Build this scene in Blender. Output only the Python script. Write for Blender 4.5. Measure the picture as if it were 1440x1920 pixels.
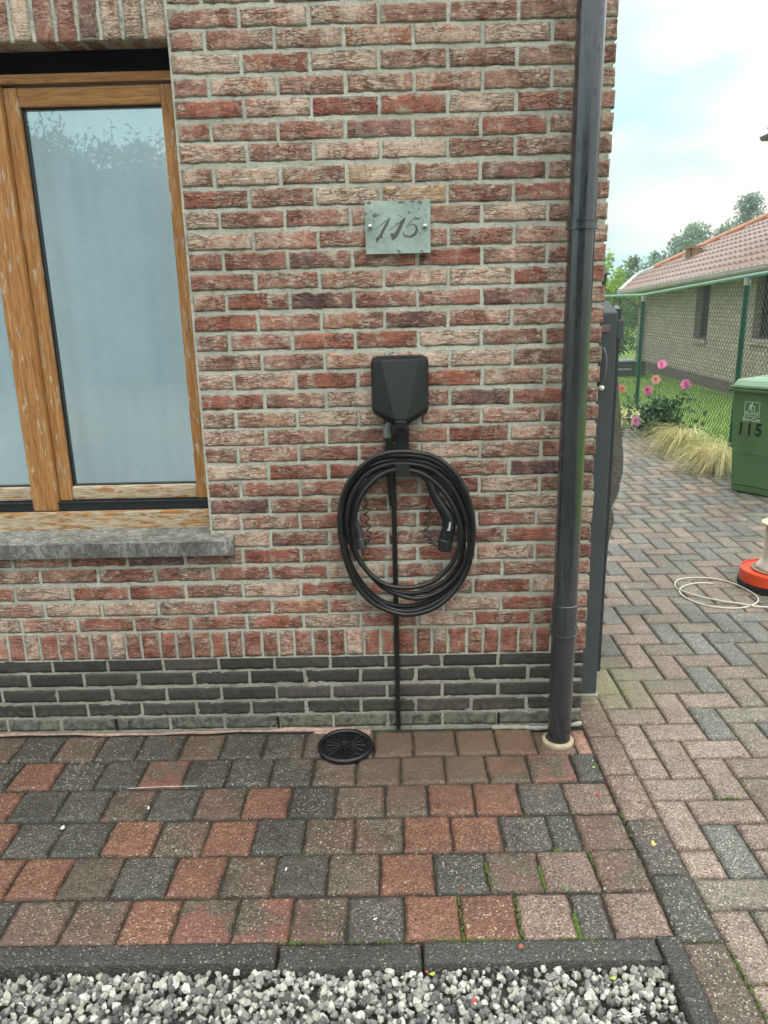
import bpy, bmesh, math, random
import numpy as np
from mathutils import Vector, Matrix

for o in list(bpy.data.objects): bpy.data.objects.remove(o)
SC = bpy.context.scene
COL = SC.collection
random.seed(7); RNG = np.random.RandomState(7)

# ---------------------------------------------------------------- camera
cd = bpy.data.cameras.new('camera'); cam = bpy.data.objects.new('camera', cd); COL.objects.link(cam)
r = Vector((0.99972, 0.006465, -0.022828)); u = Vector((0.020234, 0.270155, 0.962604)); f = Vector((-0.012391, 0.962795, -0.269948))
m3 = Matrix((r, u, -f)).transposed()
cam.matrix_world = Matrix.Translation((0.21724, -2.48224, 1.51762)) @ m3.to_4x4()
cd.sensor_fit = 'HORIZONTAL'; cd.sensor_width = 36.0; cd.lens = 36.0 * 1430.41 / 1440.0
cd.clip_start = 0.05; cd.clip_end = 3000
SC.camera = cam
SC.render.resolution_x = 768; SC.render.resolution_y = 1024

# ---------------------------------------------------------------- world: overcast sky
W = bpy.data.worlds.new('World'); SC.world = W; W.use_nodes = True
nt = W.node_tree; nt.nodes.clear()
def wn(t, **k):
    n = nt.nodes.new(t)
    for a, b in k.items(): setattr(n, a, b)
    return n
out = wn('ShaderNodeOutputWorld'); bg = wn('ShaderNodeBackground'); bg.inputs['Strength'].default_value = 0.12
sky = wn('ShaderNodeTexSky', sky_type='NISHITA', sun_disc=False)
SUN_EL = math.radians(58); SUN_ROT = math.radians(200)
sky.sun_elevation = SUN_EL; sky.sun_rotation = SUN_ROT
tc = wn('ShaderNodeTexCoord'); sep = wn('ShaderNodeSeparateXYZ')
nz = wn('ShaderNodeTexNoise'); nz.inputs['Scale'].default_value = 3.2; nz.inputs['Detail'].default_value = 3.0; nz.inputs['Roughness'].default_value = 0.45
mp = wn('ShaderNodeMapping'); mp.inputs['Scale'].default_value = (1, 1, 2.6); mp.inputs['Location'].default_value = (3.1, 0.4, 0.0)
cr = wn('ShaderNodeValToRGB'); cr.color_ramp.elements[0].position = 0.40; cr.color_ramp.elements[0].color = (5.6, 8.4, 8.3, 1)
cr.color_ramp.elements[1].position = 0.54; cr.color_ramp.elements[1].color = (9.6, 9.2, 8.8, 1)
mixs = wn('ShaderNodeMixRGB'); mixs.inputs['Fac'].default_value = 0.96
mul = wn('ShaderNodeVectorMath', operation='SCALE')
mr = wn('ShaderNodeMapRange'); mr.inputs['From Min'].default_value = 0.15; mr.inputs['From Max'].default_value = 1.0
mr.inputs['To Min'].default_value = 1.0; mr.inputs['To Max'].default_value = 3.6
L = nt.links.new
L(tc.outputs['Generated'], mp.inputs['Vector']); L(mp.outputs[0], nz.inputs['Vector']); L(nz.outputs[0], cr.inputs[0])
L(tc.outputs['Generated'], sep.inputs[0]); L(sep.outputs['Z'], mr.inputs['Value'])
L(sky.outputs[0], mixs.inputs['Color1']); L(cr.outputs[0], mixs.inputs['Color2'])
L(mixs.outputs[0], mul.inputs[0]); L(mr.outputs[0], mul.inputs['Scale']); L(mul.outputs[0], bg.inputs['Color']); L(bg.outputs[0], out.inputs['Surface'])

# soft sun behind the cloud layer
sd = bpy.data.lights.new('sun', 'SUN'); sd.energy = 0.7; sd.angle = math.radians(24); sd.color = (1.0, 0.97, 0.92)
so = bpy.data.objects.new('sun', sd); COL.objects.link(so)
az = math.radians(-68)          # from the camera side, a little to the right
dirv = Vector((math.cos(SUN_EL) * math.cos(az), math.cos(SUN_EL) * math.sin(az), math.sin(SUN_EL)))
so.rotation_euler = dirv.to_track_quat('Z', 'Y').to_euler()
sky.sun_rotation = math.atan2(dirv.x, dirv.y)
SC.view_settings.view_transform = 'Standard'; SC.view_settings.look = 'None'
SC.view_settings.exposure = -0.06; SC.view_settings.gamma = 1.0

# ---------------------------------------------------------------- helpers
def lin(c):
    c = c / 255.0
    return c / 12.92 if c <= 0.04045 else ((c + 0.055) / 1.055) ** 2.4
def S(r_, g_, b_): return (lin(r_), lin(g_), lin(b_), 1.0)

def _h(ix, iy, iz):
    h = (ix.astype(np.int64) * 374761393 + iy.astype(np.int64) * 668265263 + iz.astype(np.int64) * 1274126177) & 0xffffffff
    h = ((h ^ (h >> 13)) * 1103515245) & 0xffffffff
    h = ((h ^ (h >> 16)) * 2654435761) & 0xffffffff
    return ((h ^ (h >> 15)) & 0xffffff) / float(0xffffff)
def vn(p):
    p = np.asarray(p, float); i = np.floor(p); t = p - i; t = t * t * (3 - 2 * t)
    x, y, z = i[:, 0], i[:, 1], i[:, 2]; s = 0
    for a in (0, 1):
        wx = t[:, 0] if a else 1 - t[:, 0]
        for b in (0, 1):
            wy = t[:, 1] if b else 1 - t[:, 1]
            for c in (0, 1):
                wz = t[:, 2] if c else 1 - t[:, 2]
                s = s + wx * wy * wz * _h(x + a, y + b, z + c)
    return s * 2 - 1
def fbm(p, o=3):
    s = 0; a = 1.0; n = 0
    p = np.asarray(p, float)
    for k in range(o): s = s + a * vn(p * (2 ** k) + 17.3 * k); n += a; a *= 0.5
    return s / n

class MB:
    def __init__(s): s.v = []; s.f = []; s.n = 0; s.c = []; s.p = []; s.mi = []
    def add(s, v, f, col=None, prm=None, mi=0, pa=None):
        v = np.asarray(v, float).reshape(-1, 3)
        s.v.append(v); s.f.extend([tuple(int(i) + s.n for i in q) for q in f]); s.n += len(v)
        s.mi.extend([mi] * len(f))
        c = np.ones((len(v), 4)); 
        if col is not None: c[:, :len(col)] = col
        s.c.append(c)
        q = np.zeros((len(v), 4)); q[:, 3] = 1
        if prm is not None: q[:, :len(prm)] = prm
        if pa is not None: q[:, 3] = pa
        s.p.append(q)
    def build(s, name, mats, parent=None, smooth=False, attrs=False):
        me = bpy.data.meshes.new(name)
        V = np.concatenate(s.v) if s.v else np.zeros((0, 3))
        me.from_pydata(V.tolist(), [], s.f); me.update()
        if not isinstance(mats, (list, tuple)): mats = [mats]
        for m in mats: me.materials.append(m)
        if len(mats) > 1: me.polygons.foreach_set('material_index', s.mi)
        if attrs:
            a = me.attributes.new('tone', 'FLOAT_COLOR', 'POINT'); a.data.foreach_set('color', np.concatenate(s.c).ravel())
            a = me.attributes.new('prm', 'FLOAT_COLOR', 'POINT'); a.data.foreach_set('color', np.concatenate(s.p).ravel())
        if smooth: me.polygons.foreach_set('use_smooth', [True] * len(me.polygons))
        me.update()
        o = bpy.data.objects.new(name, me); COL.objects.link(o)
        if parent is not None: o.parent = parent
        return o

def box(mb, x0, x1, y0, y1, z0, z1, bv=0.0, **k):
    bm = bmesh.new(); bmesh.ops.create_cube(bm, size=1.0)
    for v in bm.verts:
        v.co = Vector(((x0 + x1) / 2 + v.co.x * (x1 - x0), (y0 + y1) / 2 + v.co.y * (y1 - y0), (z0 + z1) / 2 + v.co.z * (z1 - z0)))
    if bv > 0: bmesh.ops.bevel(bm, geom=list(bm.edges), offset=bv, segments=2, affect='EDGES', profile=0.6)
    bm.verts.index_update()
    mb.add([v.co[:] for v in bm.verts], [[v.index for v in f_.verts] for f_ in bm.faces], **k); bm.free()
def hexa(mb, P, **k):
    mb.add(P, [(0, 3, 2, 1), (4, 5, 6, 7), (0, 1, 5, 4), (1, 2, 6, 5), (2, 3, 7, 6), (3, 0, 4, 7)], **k)
def catmull(P, n=8, closed=False):
    P = [np.array(p, float) for p in P]; N = len(P); out = []
    segs = N if closed else N - 1
    for i in range(segs):
        if closed: a, b, c, d = P[(i - 1) % N], P[i], P[(i + 1) % N], P[(i + 2) % N]
        else: a, b, c, d = P[max(i - 1, 0)], P[i], P[i + 1], P[min(i + 2, N - 1)]
        for k in range(n):
            t = k / n
            out.append(0.5 * ((2 * b) + (-a + c) * t + (2 * a - 5 * b + 4 * c - d) * t * t + (-a + 3 * b - 3 * c + d) * t ** 3))
    if not closed: out.append(P[-1])
    return out
def tube(mb, P, R, n=10, closed=False, caps=True, flat=None, **k):
    P = np.array(P, float); N = len(P)
    if np.isscalar(R): R = [R] * N
    T = np.zeros_like(P)
    for i in range(N):
        a = P[(i - 1) % N] if (closed or i > 0) else P[i]; b = P[(i + 1) % N] if (closed or i < N - 1) else P[i]
        T[i] = (b - a) / (np.linalg.norm(b - a) + 1e-12)
    up = np.array([0, 0, 1.0]) if abs(T[0][2]) < 0.9 else np.array([0, 1.0, 0])
    nrm = np.cross(T[0], up); nrm /= np.linalg.norm(nrm)
    V = []
    for i in range(N):
        nrm = nrm - T[i] * (nrm @ T[i]); nrm /= np.linalg.norm(nrm) + 1e-12
        bn = np.cross(T[i], nrm)
        for j in range(n):
            a = 2 * math.pi * j / n
            V.append(P[i] + R[i] * (math.cos(a) * nrm + math.sin(a) * bn))
    F = []
    for i in range(N if closed else N - 1):
        for j in range(n):
            i2 = (i + 1) % N
            F.append((i * n + j, i * n + (j + 1) % n, i2 * n + (j + 1) % n, i2 * n + j))
    if caps and not closed:
        m_ = len(V); V = V + V[:n] + V[(N - 1) * n:N * n]       # caps get vertices of their own so the side shades as a clean cylinder
        F.append(tuple(m_ + j for j in range(n))[::-1]); F.append(tuple(m_ + n + j for j in range(n)))
    V = np.array(V)
    if flat: V = flat(V)
    mb.add(V, F, **k)
def lathe(mb, prof, c=(0, 0, 0), n=32, **k):
    V = []; F = []; m = len(prof)
    for (rr, z) in prof:
        for j in range(n):
            a = 2 * math.pi * j / n; V.append((c[0] + rr * math.cos(a), c[1] + rr * math.sin(a), c[2] + z))
    for i in range(m - 1):
        for j in range(n): F.append((i * n + j, i * n + (j + 1) % n, (i + 1) * n + (j + 1) % n, (i + 1) * n + j))
    F.append(tuple(range(n))[::-1]); F.append(tuple((m - 1) * n + j for j in range(n)))
    mb.add(V, F, **k)
def prism(mb, poly, fn, d0, d1, **k):
    n = len(poly); V = [fn(p, d0) for p in poly] + [fn(p, d1) for p in poly]
    F = [tuple(range(n)), tuple(range(2 * n - 1, n - 1, -1))] + [(i, i + n, (i + 1) % n + n, (i + 1) % n) for i in range(n)]
    mb.add(V, F, **k)
def stroke(pts, w):
    P = np.array(pts, float); A = []; B = []
    for i in range(len(P)):
        t = P[min(i + 1, len(P) - 1)] - P[max(i - 1, 0)]; t /= np.linalg.norm(t) + 1e-9
        nn = np.array([-t[1], t[0]]); A.append(P[i] + nn * w[i] / 2); B.append(P[i] - nn * w[i] / 2)
    return [tuple(p) for p in A] + [tuple(p) for p in B[::-1]]

def empty(name, loc=(0, 0, 0)):
    o = bpy.data.objects.new(name, None); o.empty_display_size = 0.1; COL.objects.link(o); o.location = loc; return o
def adopt(root):
    """children were built in world coordinates: shift them under the root placed at its base"""
    bpy.context.view_layer.update()
    for ch in root.children: ch.matrix_parent_inverse = Matrix.Translation(-Vector(root.location))
def tag(o, label, cat, group=None):
    o['label'] = label; o['category'] = cat
    if group: o['group'] = group
def struct(o, kind='structure'): o['kind'] = kind; return o

# ---------------------------------------------------------------- camera rays (used only to place things measured in metres)
# ---------------------------------------------------------------- materials
class NT:
    def __init__(s, name):
        s.m = bpy.data.materials.new(name); s.m.use_nodes = True; s.t = s.m.node_tree
        s.b = s.t.nodes['Principled BSDF']; s.o = s.t.nodes['Material Output']
    def n(s, t, **k):
        x = s.t.nodes.new(t)
        for a, b in k.items():
            if a.startswith('i_'): 
                key = a[2:].replace('_', ' ')
                x.inputs[key].default_value = b
            else: setattr(x, a, b)
        return x
    def l(s, a, b): s.t.links.new(a, b)
    def noise(s, scale, detail=4, rough=0.55, vec=None, dist=0.0):
        x = s.n('ShaderNodeTexNoise'); x.inputs['Scale'].default_value = scale; x.inputs['Detail'].default_value = detail
        x.inputs['Roughness'].default_value = rough; x.inputs['Distortion'].default_value = dist
        if vec is not None: s.l(vec, x.inputs['Vector'])
        return x.outputs[0]
    def ramp(s, fac, stops):
        x = s.n('ShaderNodeValToRGB'); e = x.color_ramp.elements
        while len(e) < len(stops): e.new(0.5)
        for i, (p, c) in enumerate(stops):
            e[i].position = p; e[i].color = c if len(c) == 4 else (*c, 1)
        s.l(fac, x.inputs[0]); return x.outputs[0]
    def mix(s, fac, a, b, mode='MIX'):
        x = s.n('ShaderNodeMixRGB', blend_type=mode)
        for inp, v in ((x.inputs[0], fac), (x.inputs[1], a), (x.inputs[2], b)):
            if hasattr(v, 'node'): s.l(v, inp)
            else: inp.default_value = v
        return x.outputs[0]
    def math(s, op, a, b=None, c=None, clamp=False):
        x = s.n('ShaderNodeMath', operation=op, use_clamp=clamp)
        for inp, v in zip(x.inputs, (a, b, c)):
            if v is None: continue
            if hasattr(v, 'node'): s.l(v, inp)
            else: inp.default_value = v
        return x.outputs[0]
    def obj(s): return s.n('ShaderNodeTexCoord').outputs['Object']
    def mapv(s, vec, scale=(1, 1, 1), rot=(0, 0, 0)):
        x = s.n('ShaderNodeMapping'); x.inputs['Scale'].default_value = scale; x.inputs['Rotation'].default_value = rot
        s.l(vec, x.inputs['Vector']); return x.outputs[0]
    def bump(s, h, strength=0.5, dist=0.01):
        x = s.n('ShaderNodeBump'); x.inputs['Strength'].default_value = strength; x.inputs['Distance'].default_value = dist
        s.l(h, x.inputs['Height']); s.l(x.outputs[0], s.b.inputs['Normal'])
    def set(s, color=None, rough=None, metal=None, spec=None):
        for key, v in (('Base Color', color), ('Roughness', rough), ('Metallic', metal), ('Specular IOR Level', spec)):
            if v is None: continue
            if hasattr(v, 'node'): s.l(v, s.b.inputs[key])
            else: s.b.inputs[key].default_value = v
        return s.m
def att(t, name):
    x = t.n('ShaderNodeAttribute', attribute_name=name); return x

def simple(name, c, rough=0.6, var=0.15, scale=20, metal=0.0, bump=0.0, spec=0.5):
    t = NT(name); v = t.obj(); nz_ = t.noise(scale, 4, vec=v)
    a = tuple(x * (1 - var) for x in c[:3]) + (1,); b = tuple(min(1, x * (1 + var)) for x in c[:3]) + (1,)
    col = t.ramp(nz_, [(0.3, a), (0.7, b)])
    if bump: t.bump(t.noise(scale * 3, 4, vec=v), bump, 0.004)
    return t.set(col, rough, metal, spec)

# brick face: per-brick tone, folded-clay creases, whitish scum, burnt marks
def brick_mat(name):
    t = NT(name); v = t.obj(); A = att(t, 'tone'); P = att(t, 'prm')
    sp = t.n('ShaderNodeSeparateColor'); t.l(P.outputs['Color'], sp.inputs[0])
    off = t.n('ShaderNodeVectorMath', operation='SCALE'); t.l(P.outputs['Color'], off.inputs[0]); off.inputs['Scale'].default_value = 37.0
    vv = t.n('ShaderNodeVectorMath', operation='ADD'); t.l(v, vv.inputs[0]); t.l(off.outputs[0], vv.inputs[1]); q = vv.outputs[0]
    st = t.mapv(q, (0.8, 1, 3.4), (0, 0.5, 0))
    n1 = t.noise(24, 7, 0.66, st, 1.0); n2 = t.noise(120, 4, 0.85, q); n3 = t.noise(13, 3, 0.5, q); n4 = t.noise(40, 7, 0.72, st, 0.9); n5 = t.noise(16, 8, 0.64, t.mapv(q, (1, 1, .75)), 0.9)
    base = t.mix(1.0, A.outputs['Color'], t.ramp(n1, [(0.30, (0.56, 0.54, 0.54)), (0.5, (1, 1, 1)), (0.70, (1.3, 1.34, 1.36))]), 'MULTIPLY')
    # brown-grey weathering skin and redder rubbed patches
    wsk = t.ramp(n5, [(0.44, (0, 0, 0)), (0.58, (0.62, 0.62, 0.62))]); base = t.mix(wsk, base, S(146, 116, 105))
    red = t.ramp(n3, [(0.54, (0, 0, 0)), (0.64, (0.6, 0.6, 0.6))])
    base = t.mix(t.math('MULTIPLY', red, t.math('SUBTRACT', 1.0, sp.outputs[1])), base, S(140, 86, 75))
    # pale scum in ragged patches
    pf = t.math('ADD', t.math('MULTIPLY', n5, 0.55), t.math('MULTIPLY', n4, 0.55)); pf = t.math('ADD', pf, t.math('MULTIPLY', sp.outputs[0], 0.125)); pf = t.math('ADD', pf, t.math('MULTIPLY', t.math('SUBTRACT', n2, 0.5), 0.22))
    pm = t.ramp(pf, [(0.585, (0, 0, 0)), (0.70, (0.88, 0.88, 0.88))])
    base = t.mix(pm, base, t.mix(n3, S(208, 190, 172), S(188, 166, 150)))
    # dark burnt patch
    df = t.math('MULTIPLY', t.ramp(t.noise(11, 3, 0.5, q), [(0.42, (0, 0, 0)), (0.58, (1, 1, 1))]), sp.outputs[1])
    base = t.mix(t.math('MULTIPLY', df, 0.78), base, S(84, 70, 74))
    # grit
    base = t.mix(1.0, base, t.ramp(n2, [(0.32, (0.62, 0.59, 0.57)), (0.5, (1, 1, 1)), (0.70, (1.22, 1.23, 1.23))]), 'MULTIPLY')
    base = t.mix(1.0, base, (1.2, 1.17, 1.17, 1), 'MULTIPLY')
    # creases: thin folds where the clay was thrown into the mould
    cr1 = t.math('ABSOLUTE', t.math('SUBTRACT', t.noise(11, 3, 0.5, t.mapv(q, (1, 1, 4.2), (0, 0.45, 0)), 1.0), 0.5))
    cr2 = t.math('ABSOLUTE', t.math('SUBTRACT', t.noise(20, 3, 0.5, t.mapv(q, (1, 1, 3.6), (0, -0.55, 0)), 0.8), 0.5))
    c1 = t.ramp(cr1, [(0.0, (1, 1, 1)), (0.030, (0, 0, 0))]); c2 = t.ramp(cr2, [(0.0, (0.8, 0.8, 0.8)), (0.028, (0, 0, 0))])
    gate = t.ramp(t.noise(9, 2, 0.5, q), [(0.42, (0, 0, 0)), (0.56, (1, 1, 1))])
    cc = t.math('MULTIPLY', t.math('MAXIMUM', c1, c2), gate)
    base = t.mix(t.math('MULTIPLY', cc, 0.5), base, S(74, 54, 47))
    # mortar smeared over the arrises, and broad weathering of the wall
    em = t.math('ADD', t.math('MULTIPLY', P.outputs['Alpha'], 0.34), t.math('MULTIPLY', t.math('SUBTRACT', 1.0, n5), 1.0))
    sm = t.ramp(em, [(0.50, (0.85, 0.85, 0.85)), (0.66, (0, 0, 0))])
    base = t.mix(sm, base, t.mix(n2, S(132, 126, 112), S(190, 184, 168)))
    big = t.noise(1.7, 4, 0.6, v)
    base = t.mix(1.0, base, t.ramp(big, [(0.32, (0.82, 0.80, 0.77)), (0.66, (1.1, 1.1, 1.1))]), 'MULTIPLY')
    h = t.math('SUBTRACT', t.math('ADD', t.math('MULTIPLY', n4, 1.2), t.math('ADD', t.math('MULTIPLY', n2, 0.7), n1)), t.math('MULTIPLY', cc, 1.4)); t.bump(h, 1.0, 0.0045)
    return t.set(base, 0.9, spec=0.2)
def plinth_mat(name):
    t = NT(name); v = t.obj(); A = att(t, 'tone'); P = att(t, 'prm')
    off = t.n('ShaderNodeVectorMath', operation='SCALE'); t.l(P.outputs['Color'], off.inputs[0]); off.inputs['Scale'].default_value = 31.0
    vv = t.n('ShaderNodeVectorMath', operation='ADD'); t.l(v, vv.inputs[0]); t.l(off.outputs[0], vv.inputs[1]); q = vv.outputs[0]
    n1 = t.noise(30, 6, 0.6, q, 1.2); n2 = t.noise(140, 5, 0.7, q)
    base = t.mix(1.0, A.outputs['Color'], t.ramp(n1, [(0.3, (0.7, 0.7, 0.7)), (0.55, (1, 1, 1)), (0.78, (1.6, 1.58, 1.52))]), 'MULTIPLY')
    base = t.mix(1.0, base, t.ramp(n2, [(0.3, (0.75, 0.75, 0.75)), (0.7, (1.25, 1.25, 1.25))]), 'MULTIPLY')
    # splash scum and a hint of algae close to the paving
    sz = t.n('ShaderNodeSeparateXYZ'); t.l(v, sz.inputs[0])
    low = t.ramp(sz.outputs[2], [(0.03, (0.7, 0.7, 0.7)), (0.10, (0, 0, 0))])
    base = t.mix(t.math('MULTIPLY', low, t.ramp(n1, [(0.4, (0, 0, 0)), (0.62, (1, 1, 1))])), base, S(128, 126, 108))
    t.bump(t.math('ADD', n1, t.math('MULTIPLY', n2, 0.6)), 0.7, 0.003)
    return t.set(base, 0.8, spec=0.3)
def mortar_mat(name, c, c2):
    t = NT(name); v = t.obj(); n1 = t.noise(260, 5, 0.75, v); n2 = t.noise(7, 4, 0.6, v); n3 = t.noise(70, 4, 0.6, v)
    base = t.ramp(n1, [(0.28, tuple(x * 0.55 for x in c[:3])), (0.48, c[:3]), (0.75, tuple(x * 1.3 for x in c[:3]))])
    base = t.mix(t.ramp(n2, [(0.42, (0, 0, 0)), (0.62, (0.8, 0.8, 0.8))]), base, c2)
    base = t.mix(t.ramp(n3, [(0.52, (0, 0, 0)), (0.70, (0.6, 0.6, 0.6))]), base, S(102, 100, 88))
    base = t.mix(1.0, base, t.ramp(t.noise(1.7, 4, 0.6, v), [(0.32, (0.82, 0.82, 0.8)), (0.66, (1.1, 1.1, 1.1))]), 'MULTIPLY')
    t.bump(t.math('ADD', t.math('MULTIPLY', n1, 0.6), n3), 0.9, 0.004)
    return t.set(base, 0.95, spec=0.2)

M = {}
M['brick'] = brick_mat('handmade_brick'); M['plinth'] = plinth_mat('dark_brick')
M['mortar'] = mortar_mat('mortar', S(192, 189, 178), S(162, 160, 149))
M['mortar_dark'] = mortar_mat('mortar_grey', S(166, 161, 150), S(130, 127, 116))

def paver_mat(name, wet=0.0, light=1.0):
    t = NT(name); v = t.obj(); A = att(t, 'tone'); P = att(t, 'prm')
    sp = t.n('ShaderNodeSeparateColor'); t.l(P.outputs['Color'], sp.inputs[0])
    n1 = t.noise(26, 4, 0.6, v); n2 = t.noise(150, 4, 0.9, v)
    vo = t.n('ShaderNodeTexVoronoi'); vo.inputs['Scale'].default_value = 175; t.l(v, vo.inputs['Vector'])
    vs = t.n('ShaderNodeSeparateColor'); t.l(vo.outputs['Color'], vs.inputs[0])
    base = t.mix(1.0, A.outputs['Color'], t.ramp(n1, [(0.3, (0.78, 0.78, 0.78)), (0.7, (1.22, 1.2, 1.18))]), 'MULTIPLY')
    base = t.mix(1.0, base, t.ramp(n2, [(0.38, (0.34, 0.34, 0.34)), (0.5, (0.92, 0.92, 0.92)), (0.62, (1.75, 1.75, 1.72))]), 'MULTIPLY')
    # two-tone blending inside a block
    tw = t.math('MULTIPLY', t.ramp(t.noise(7, 2, 0.5, v), [(0.46, (0, 0, 0)), (0.58, (1, 1, 1))]), sp.outputs[1])
    base = t.mix(tw, base, S(128, 80, 68))
    # aggregate grains showing through
    g = t.math('GREATER_THAN', vs.outputs[0], 0.62); d = t.math('LESS_THAN', vo.outputs['Distance'], t.math('MULTIPLY_ADD', vs.outputs[1], 0.34, 0.16))
    gm = t.math('MULTIPLY', t.math('MULTIPLY', g, d), t.math('MULTIPLY', sp.outputs[0], 0.85))
    base = t.mix(gm, base, t.mix(vs.outputs[2], t.mix(1.0, A.outputs['Color'], (1.9, 1.9, 1.9, 1), 'MULTIPLY'), S(196, 184, 166)))
    vb = t.n('ShaderNodeTexVoronoi'); vb.inputs['Scale'].default_value = 70; t.l(v, vb.inputs['Vector'])
    vc = t.n('ShaderNodeSeparateColor'); t.l(vb.outputs['Color'], vc.inputs[0])
    gb = t.math('MULTIPLY', t.math('GREATER_THAN', vc.outputs[0], 0.965), t.math('LESS_THAN', vb.outputs['Distance'], t.math('MULTIPLY', vc.outputs[1], 0.26)))
    base = t.mix(t.math('MULTIPLY', gb, 0.7), base, S(214, 208, 194))
    # black pits
    pk = t.math('MULTIPLY', t.math('LESS_THAN', vs.outputs[0], 0.30), d)
    base = t.mix(t.math('MULTIPLY', pk, 0.75), base, S(40, 38, 36))
    # washed-in sand film spreading from the drain
    pos = t.n('ShaderNodeVectorMath', operation='SUBTRACT'); t.l(v, pos.inputs[0]); pos.inputs[1].default_value = (0.33, -0.13, 0)
    sc_ = t.n('ShaderNodeVectorMath', operation='MULTIPLY'); t.l(pos.outputs[0], sc_.inputs[0]); sc_.inputs[1].default_value = (1.75, 2.9, 0)
    ln = t.n('ShaderNodeVectorMath', operation='LENGTH'); t.l(sc_.outputs[0], ln.inputs[0])
    sand = t.math('SUBTRACT', ln.outputs['Value'], t.math('MULTIPLY', t.math('SUBTRACT', t.noise(5, 4, 0.6, v), 0.5), 1.1))
    sm = t.ramp(sand, [(0.30, (0.78, 0.78, 0.78)), (1.0, (0, 0, 0))])
    base = t.mix(sm, base, t.mix(t.noise(130, 4, 0.7, v), S(62, 50, 41), S(120, 98, 80)))
    base = t.mix(1.0, base, t.ramp(t.noise(2.6, 5, 0.65, v), [(0.32, (0.74, 0.73, 0.70)), (0.62, (1.12, 1.12, 1.12))]), 'MULTIPLY')
    edg = t.ramp(P.outputs['Alpha'], [(0.0, (0.60, 0.58, 0.53)), (0.8, (1, 1, 1))]); base = t.mix(t.math('MULTIPLY_ADD', t.noise(40, 3, 0.6, v), 1.4, -0.1, clamp=True), base, t.mix(1.0, base, edg, 'MULTIPLY'))
    # green algae by the gate post
    p2 = t.n('ShaderNodeVectorMath', operation='DISTANCE'); t.l(v, p2.inputs[0]); p2.inputs[1].default_value = (1.05, 0.28, 0)
    al = t.math('MULTIPLY', t.ramp(p2.outputs['Value'], [(0.04, (0.75, 0.75, 0.75)), (0.28, (0, 0, 0))]), t.ramp(n1, [(0.38, (0.2, 0.2, 0.2)), (0.6, (1, 1, 1))]))
    base = t.mix(al, base, S(128, 134, 84))
    hh = t.math('ADD', t.math('MULTIPLY', n2, 0.6), t.math('MULTIPLY', vo.outputs['Distance'], 0.8)); t.bump(hh, 0.9, 0.0034)
    rg = t.ramp(n1, [(0.3, (0.34, 0.34, 0.34)), (0.7, (0.66, 0.66, 0.66))])
    return t.set(base, rg, spec=0.45)
M['paver'] = paver_mat('concrete_paver')
def soil_mat():
    t = NT('joint_sand'); v = t.obj(); n1 = t.noise(9, 3, 0.5, v); n2 = t.noise(120, 4, 0.6, v)
    base = t.ramp(n2, [(0.3, S(24, 22, 18)), (0.7, S(60, 54, 44))])
    base = t.mix(t.ramp(n1, [(0.58, (0, 0, 0)), (0.70, (1, 1, 1))]), base, S(60, 74, 26))
    return t.set(base, 0.95)
M['soil'] = soil_mat()
M['moss'] = simple('moss', S(72, 90, 30), 0.95, 0.4, 200)
M['pink_mortar'] = simple('pink_mortar', S(158, 130, 118), 0.9, 0.35, 60, bump=0.4)

def wood_mat():
    t = NT('weathered_oak'); v = t.obj()
    A = att(t, 'tone'); sp = t.n('ShaderNodeSeparateColor'); t.l(A.outputs['Color'], sp.inputs[0])   # r: 1 = grain runs along z, g: weathering
    vz = t.mapv(v, (120, 120, 7.0)); vx = t.mapv(v, (7.0, 120, 120))
    gz = t.noise(1.0, 6, 0.65, vz, 0.6); gx = t.noise(1.0, 6, 0.65, vx, 0.6)
    g = t.mix(sp.outputs[0], gx, gz)
    vz2 = t.mapv(v, (260, 260, 22)); vx2 = t.mapv(v, (22, 260, 260))
    g2 = t.mix(sp.outputs[0], t.noise(1, 3, 0.6, vx2), t.noise(1, 3, 0.6, vz2))
    base = t.ramp(g, [(0.25, S(122, 78, 42)), (0.5, S(166, 115, 64)), (0.75, S(194, 148, 96))])
    base = t.mix(1.0, base, t.ramp(g2, [(0.33, (0.72, 0.68, 0.62)), (0.5, (1, 1, 1))]), 'MULTIPLY')
    # flaked varnish exposing bleached wood
    wz = t.mapv(v, (70, 70, 13)); wx = t.mapv(v, (13, 70, 70))
    wn_ = t.mix(sp.outputs[0], t.noise(1, 5, 0.65, wx, 0.5), t.noise(1, 5, 0.65, wz, 0.5))
    fl = t.ramp(t.math('ADD', wn_, t.math('MULTIPLY', sp.outputs[1], 0.4)), [(0.69, (0, 0, 0)), (0.75, (1, 1, 1))])
    base = t.mix(t.math('MULTIPLY', fl, 0.85), base, t.ramp(g2, [(0.3, S(140, 124, 104)), (0.7, S(206, 192, 170))]))
    t.bump(t.math('ADD', g2, t.math('MULTIPLY', fl, 0.8)), 0.5, 0.0015)
    return t.set(base, 0.55, spec=0.35)
M['wood'] = wood_mat()
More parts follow.
